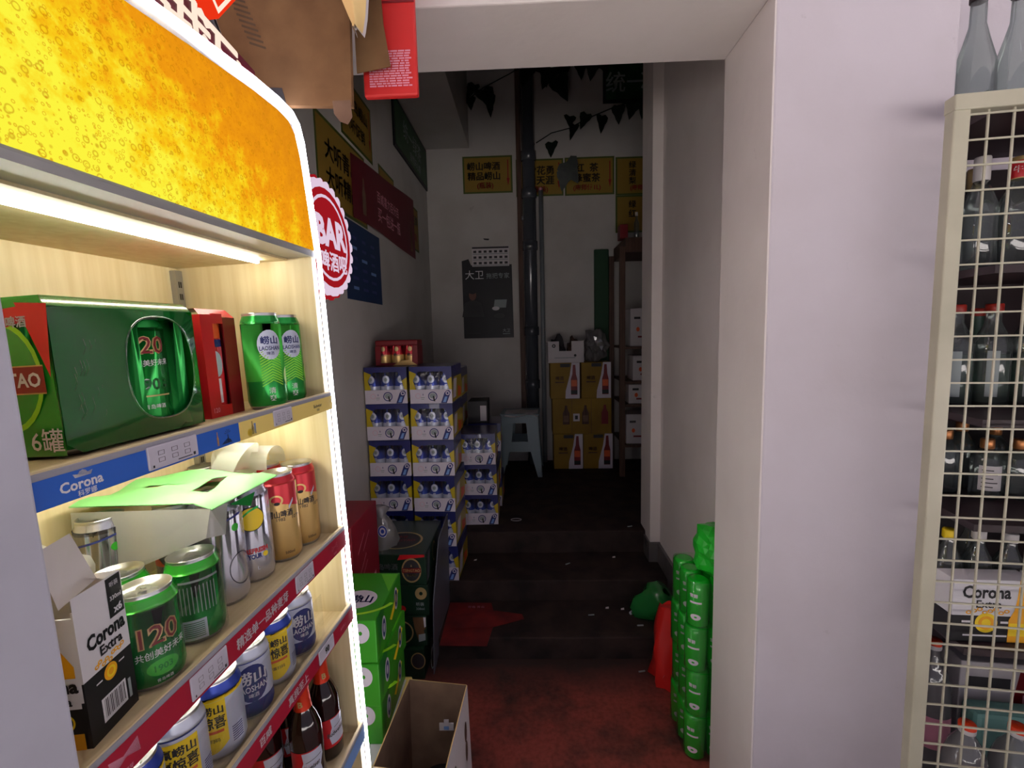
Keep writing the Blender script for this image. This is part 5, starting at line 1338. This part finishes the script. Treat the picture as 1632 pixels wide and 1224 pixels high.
b.faces(vs, [(j * ns + k, j * ns + (k + 1) % ns, (j + 1) * ns + (k + 1) % ns, (j + 1) * ns + k) for j in range(7) for k in range(ns)], M.setdefault('greenbot', mat('green_pet', (36, 120, 56), .15, 0, .6, .4)), True)
b.build('bottle_body', gbt)
B().lathe([(.021, -.122), (.026, -.120), (.026, -.105), (.021, -.103)], 'canpale', 16, cap=(True, True)).build('bottle_rim', gbt)
tag(B().ribbon([(.565, 1.90, .255), (.555, 1.885, .245), (.542, 1.862, .20), (.538, 1.84, .15), (.535, 1.82, .10), (.525, 1.76, .06), (.500, 1.74, .055)], [(.035, .01, .01)] * 2 + [(.028, 0, 0)] * 3 + [(.022, .012, 0), (.01, .015, 0)], 'casewhite').build('paper_strip'), 'curled white paper strip hanging over the red plastic bag', 'strip')
# flattened red cartons on the first step
for lab, P, z in (('flattened red carton on the first step, larger and nearest the left', [(-.40, 2.19), (-.20, 2.185), (-.17, 2.06), (-.195, 1.865), (-.395, 1.87)], .0985), ('flattened red carton lying on top of the other, pointing right', [(-.36, 2.10), (-.17, 2.115), (-.05, 2.085), (-.04, 2.05), (-.18, 1.99), (-.36, 1.98)], .1015)):
    b = B().prism([(x, y, z) for x, y in P], (0, 0, .0022), M.setdefault('redsheet', noisy('red_sheet', (126, 34, 30), (92, 26, 26), 10, .7)))
    if z < .1: b.text('青岛 青岛', .018, (-.27, 2.15, z + .0024), X, Y, 'pinkprint', .02)
    tag(b.build('flat_carton'), lab, 'carton', 'flattened red cartons on the first step')
# litter
for lab, x, y, z, a in (('cigarette end on the second tread', .175, 2.36, .2015, .6), ('cigarette end on the first tread near the middle', .255, 2.08, .0985, .1), ('cigarette end near the red bag', .46, 2.00, .0985, .1), ('cigarette end on the top step by the pilaster', .53, 2.545, UF + .0005, .3), ('cigarette end on the red floor by the red bag', .43, 1.84, .0005, .2)):
    T = TR(x, y, z, a); b = B().lathe([(.004, 0), (.004, .036)], 'pale', 8, cap=(True, True)); b.bm.transform(Matrix.Scale(.75, 4) @ Matrix.Translation((0, 0, .004)) @ Matrix.Rotation(PI / 2, 4, 'Y'))
    tag(b.build('cigarette_end', None, T), lab, 'litter', 'litter on the steps')
for lab, x, y, z in (('tiny white paper scrap at the foot of the third riser', .435, 2.44, .2015), ('tiny white paper scrap on the first tread, right', .42, 2.13, .0985), ('tiny white paper scrap on the first tread, beside the green bottle', .35, 2.14, .0985), ('tiny white paper scrap by the left end of the second tread', -.30, 2.42, .2015)):
    tag(B().faces([(-.008, -.006, 0), (.007, -.008, .002), (.009, .006, .004), (-.005, .007, .001)], [(0, 1, 2, 3)], 'paper').build('paper_scrap', None, TR(x, y, z)), lab, 'litter', 'litter on the steps')
b = B().tube([(-.085 + .03 * math.cos(a), 2.66 + .018 * math.sin(a), UF + .004) for a in [R(20 * k) for k in range(18)]], .0018, 'paper', 5)
tag(b.build('string_loop'), 'small pale loop of string on the upper floor near the blue cases', 'litter')

# ================================================================ WIRE FRONTED BOTTLE RACK ON THE RIGHT
ph = R(8); RM = Matrix(((math.cos(ph), math.sin(ph), 0, .845), (-math.sin(ph), math.cos(ph), 0, 1.0), (0, 0, 1, 0), (0, 0, 0, 1)))
rk = thing('bottle_rack', 'cream metal bottle rack with a square wire front, right of the white pillar', 'rack', RM)
B().box((-.011, 0, 0), (.018, .028, 1.808), 'cream', .003).build('post', rk)
B().box((.520, 0, 0), (.553, .028, 1.808), 'cream', .003).build('post', rk)
B().box((-.012, -.002, 1.806), (.553, .030, 1.836), 'cream', .003).build('top_rail', rk)
b = B()
for k in range(11): b.box((.053 + k * .0432 - .0017, .008, .03), (.053 + k * .0432 + .0017, .0114, 1.806), 'cream')
for k in range(38): b.box((.018, .0048, 1.798 - k * .0475 - .0017), (.520, .008, 1.798 - k * .0475 + .0017), 'cream')
b.build('wire_grid', rk)
for z in (1.836, 1.512, 1.195, .968, .685, .118): B().box((.10, .030, z - .016), (.52, .385, z), 'rackdark').build('shelf', rk)
B().box((.12, .385, .02), (.53, .395, 1.79), 'rackdark').build('back_panel', rk)
B().box((.50, .034, .02), (.516, .385, 1.79), 'rackdark').build('side_panel', rk)
def glass_bottle(label, x, y, z, h, r, m, cap, group, neck=.36, lab=None, caph=.03, rz=0.0, liquid=None):
    t = thing('glass_bottle', label, 'bottle', TR(x, y, z, rz), group)
    hb = h * (1 - neck); hn = h - hb
    prof = [(r * .86, 0), (r, .006), (r, hb * .92), (r * .93, hb), (r * .62, hb + hn * .28), (r * .40, hb + hn * .5), (r * .38, h - caph)]
    B().lathe(prof, m, 24, cap=(True, False)).build('glass_body', t)
    B().lathe([(r * .42, h - caph), (r * .46, h - caph + .002), (r * .46, h - .003), (r * .42, h), (.001, h)], cap, 20).build('cap', t)
    if liquid: B().lathe([(r * .80, .008), (r * .93, .012), (r * .93, hb * .80), (.001, hb * .80)], liquid, 22, cap=(True, False)).build('liquid', t)
    if lab: lb = B(); lab(lb, r, hb); lb.build('label', t)
    return t
def L_paper(b, r, hb):
    b.cpatch(lambda a, c: (-.8 * r + a * 1.6 * r, hb * .22 + c * hb * .6), r, R(-20), 0, 'paper', eps=.0005)
    for k in range(5): b.cpatch(lambda a, c: (-.6 * r + a * r * (1.0 if k % 2 else .7), hb * (.30 + k * .10) + c * hb * .025), r, R(-20), 0, 'darkgrey', nu=6, nv=1, eps=.0009)
def L_red(b, r, hb):
    b.cpatch(lambda a, c: (-.5 * r + a * r, hb * 1.06 + c * .004), r * .9, R(-20), 0, 'red', eps=.0005)
def L_green(b, r, hb):
    b.cpatch(lambda a, c: (-1.3 * r + a * 2.6 * r, .012 + c * hb * .55), r * .94, R(170), 0, 'signgreen', eps=.0)
def L_grey(b, r, hb):
    b.cpatch(lambda a, c: (-.3 * r + a * .6 * r, hb * .15 + c * hb * .7), r, R(-35), 0, 'pale', eps=.0005)
def L_amb(b, r, hb):
    b.cpatch(lambda a, c: (-.9 * r + a * 1.8 * r, hb * .30 + c * hb * .22), r, R(-15), 0, 'amber', eps=.0005); b.cpatch(lambda a, c: (-.9 * r + a * 1.8 * r, hb * .05 + c * hb * .22), r, R(-15), 0, 'wood', eps=.0005)
def rw(x, y): return x, y
G = 'clear bottles standing on top of the rack'
for i, (x, lab) in enumerate(((1.050, 'clear bottle on top of the rack, leftmost, mostly behind the frame edge'), (1.131, 'clear bottle on top of the rack, second from the pillar'), (1.212, 'clear bottle on top of the rack, at the right edge of the picture'))):
    glass_bottle(lab, x, 1.215 - .012 * i, 1.8365, .320, .039, 'glass', 'rackdark', G, .50, L_green, .03)
G = 'bottles on the top shelf of the rack'
glass_bottle('clear bottle with a tall white and gold cap, top shelf nearest the pillar', 1.072, 1.20, 1.5125, .268, .034, 'glass', 'capwhite', G, .40, None, .055)
glass_bottle('clear bottle with a dull gold cap, top shelf, set slightly back', 1.118, 1.27, 1.5125, .262, .032, 'glass', 'goldp', G, .38, None, .05)
t = glass_bottle('clear bottle with a bright red neck band, top shelf', 1.146, 1.19, 1.5125, .262, .036, 'glass', 'goldp', G, .40, None, .05)
b = B().lathe([(.0168, .214), (.0172, .216), (.0172, .250), (.0168, .252)], 'red', 20); b.ctext('牛', .016, .0172, R(-48), .233, 'white', .01); b.ctext('栏', .016, .0172, R(8), .233, 'white', .01); b.build('neck_band', t)
t = glass_bottle('clear bottle with a cream cap and red band, top shelf, at the picture edge', 1.213, 1.18, 1.5125, .275, .036, 'glass', 'capwhite', G, .40, None, .06)
b = B().lathe([(.0168, .222), (.0172, .224), (.0172, .262), (.0168, .264)], 'red', 20); b.build('neck_band', t)
crumple('clear_bag', 'crinkled clear plastic bag on the top shelf beside the bottles', TR(1.205, 1.09, 1.513), .030, .022, .085, 'pet', 33)
G = 'bottles with red caps on the second shelf of the rack'
for i, (x, lab) in enumerate(((1.052, 'clear greenish bottle with a red cap, second shelf, nearest the pillar'), (1.130, 'clear greenish bottle with a red cap, second shelf, middle'), (1.208, 'clear greenish bottle with a red cap, second shelf, at the picture edge'))):
    glass_bottle(lab, x, 1.215 - .011 * i, 1.1955, .246, .0375, 'glass', 'capred', G, .36, L_grey, .020, 0, 'glassg')
for i, (x, lab) in enumerate(((1.088, 'dark green glass bottle behind the red capped ones, near the pillar'), (1.168, 'dark green glass bottle behind the red capped ones, further right'))):
    glass_bottle(lab, x, 1.300 - .012 * i, 1.1955, .238, .032, 'glassg', 'capred', 'green bottles at the back of the second shelf', .40, None, .02)
G = 'small bottles on the third shelf of the rack'
for i, (x, y, h, r, lab) in enumerate(((1.066, 1.235, .160, .029, 'small bottle with a red gold cap, third shelf, nearest the pillar'), (1.122, 1.185, .146, .030, 'small bottle with a white paper label and copper cap, third shelf front'), (1.190, 1.175, .146, .030, 'small clear bottle with a copper cap, third shelf front, second'), (1.254, 1.165, .146, .030, 'small clear bottle with a copper cap, third shelf front, at the picture edge'),
                               (1.130, 1.265, .172, .029, 'small bottle with a dark gold cap, third shelf, back row near the pillar'), (1.200, 1.250, .165, .029, 'small bottle with a copper cap, third shelf, back row further right'))):
    glass_bottle(lab, x, y, .9685, h, r, 'glass', 'capgold', G, .30, L_paper if i in (1, 3) else None, .024)
tag(B().box((-.03, -.03, 0), (.03, .03, .165), 'navy', .003).build('blue_box', None, TR(1.062, 1.308, .9685, R(-8))), 'small dark blue box at the back of the third shelf', 'box')
# carton in front and taller bottles behind it
co2 = thing('bottle_carton', 'white and black six bottle carton with an amber bottle print, in the rack', 'carton', TR(.938, 1.040, .6855, R(-4)))
b = B(); W_, H_ = .168, .146
b.box((0, 0, 0), (W_, .052, .062), 'black', .001); b.box((0, 0, .062), (W_, .052, H_), 'white', .001)
b.build('box', co2)
b = B(); b.text('Corona', .030, (.068, 0, .118), X, Z, 'black', .03, .098); b.text('Extra', .018, (.074, 0, .090), X, Z, 'black', .02)
b.shape([(.126, .0), (.170, .0), (.176, .052), (.168, .075), (.158, .100), (.156, .138), (.143, .146), (.140, .100), (.136, .075), (.126, .052)], (-.010, 0, .002), X, Z, 'amber', eps=.0006); b.quad((.141, 0, .032), X, Z, .048, .030, 'yellow', eps=.001)
b.disc(.023, .023, (.071, 0, .046), X, Z, 'yellow'); b.disc(.016, .016, (.071, 0, .046), X, Z, 'amber', inner=.6, eps=.0008); b.quad((.030, 0, .048), X, Z, .018, .005, 'white'); b.quad((.108, 0, .048), X, Z, .016, .005, 'white'); b.quad((.070, 0, .016), X, Z, .09, .004, 'white')
for k in range(8): b.disc(.006, .0045, (.034 + k * .011, 0, .070 + .004 * (k % 3)), X, Z, 'amber', inner=.5)
b.build('printing', co2)
tag(B().box((0, 0, 0), (.10, .052, .146), 'white', .001).box((.004, -.001, .105), (.034, .0, .138), 'black').build('bottle_carton', None, TR(1.114, 1.028, .6855, R(-4))), 'second white carton cut off by the right edge of the picture', 'carton')
G = 'tall bottles behind the white and black carton in the rack'
glass_bottle('tall bottle with a yellow gold cap behind the white and black carton', 1.003, 1.135, .6855, .222, .030, 'glass', 'yellow', G, .32, L_amb, .022, 0, 'glassy')
glass_bottle('tall bottle with a pale cap behind the middle of the white and black carton', 1.066, 1.128, .6855, .222, .030, 'glass', 'capwhite', G, .32, L_amb, .022, 0, 'glassy')
glass_bottle('tall bottle with a white cap behind the right end of the carton', 1.130, 1.118, .6855, .218, .030, 'glass', 'capwhite', G, .32, None, .022, 0, 'glassy')
glass_bottle('tall bottle with a white cap, set back behind the three others', 1.098, 1.186, .6855, .228, .030, 'glass', 'capwhite', G, .32, None, .022)
# bottom shelf
def pet(label, x, y, h, r, cap, group):
    t = thing('plastic_bottle', label, 'bottle', TR(x, y, .1185), group)
    B().lathe([(r * .8, 0), (r, .012), (r * .97, h * .25), (r, h * .5), (r * .96, h * .66), (r * .72, h * .80), (r * .36, h * .90), (r * .32, h - .018)], 'pet', 26, cap=(True, False)).build('plastic_body', t)
    B().lathe([(r * .36, h - .022), (r * .38, h - .020), (r * .38, h - .010), (r * .36, h - .008)], 'capwhite', 22).build('cap_ring', t)
    B().lathe([(r * .38, h - .010), (r * .38, h), (r * .34, h + .003), (.001, h + .003)], cap, 22).build('cap', t)
    b = B().cpatch(lambda a, c: (-1.2 * r + a * 2.4 * r, h * .30 + c * h * .22), r, R(-30), 0, 'pinkprint', eps=.0007); b.build('label', t)
G = 'clear plastic bottles with orange caps on the bottom shelf of the rack'
pet('plastic bottle with an orange cap, tallest, right beside the frame', 1.100, 1.265, .415, .046, 'caporange', G)
pet('plastic bottle with an orange cap, front, left of two', 1.078, 1.130, .285, .047, 'caporange', G)
pet('plastic bottle with an orange cap, front, right of two', 1.186, 1.115, .290, .050, 'caporange', G)
for i, (x, y, z, lab, m_) in enumerate(((1.245, 1.285, .119, 'grey printed pack standing at the back of the bottom shelf', 'cardin'), )):
    b = B().box((-.09, 0, 0), (.115, .08, .36), 'paper', .003); b.quad((-.02, 0, .30), X, Z, .10, .035, 'darkgrey'); b.shape([(.03, .20), (.12, .18), (.12, .33), (.05, .34)], (0, 0, 0), X, Z, 'redd', eps=.0008); b.quad((.075, 0, .25), X, Z, .03, .05, 'pinkprint', eps=.0012)
    tag(b.build('printed_pack', None, RM @ TR(.375, .300, .1185)), lab, 'pack')
tag(B().box((-.09, -.03, 0), (.125, .03, .27), 'teal', .012).build('teal_bag', None, RM @ TR(.365, .250, .1185)), 'pale teal pack standing behind the orange capped bottles', 'pack')
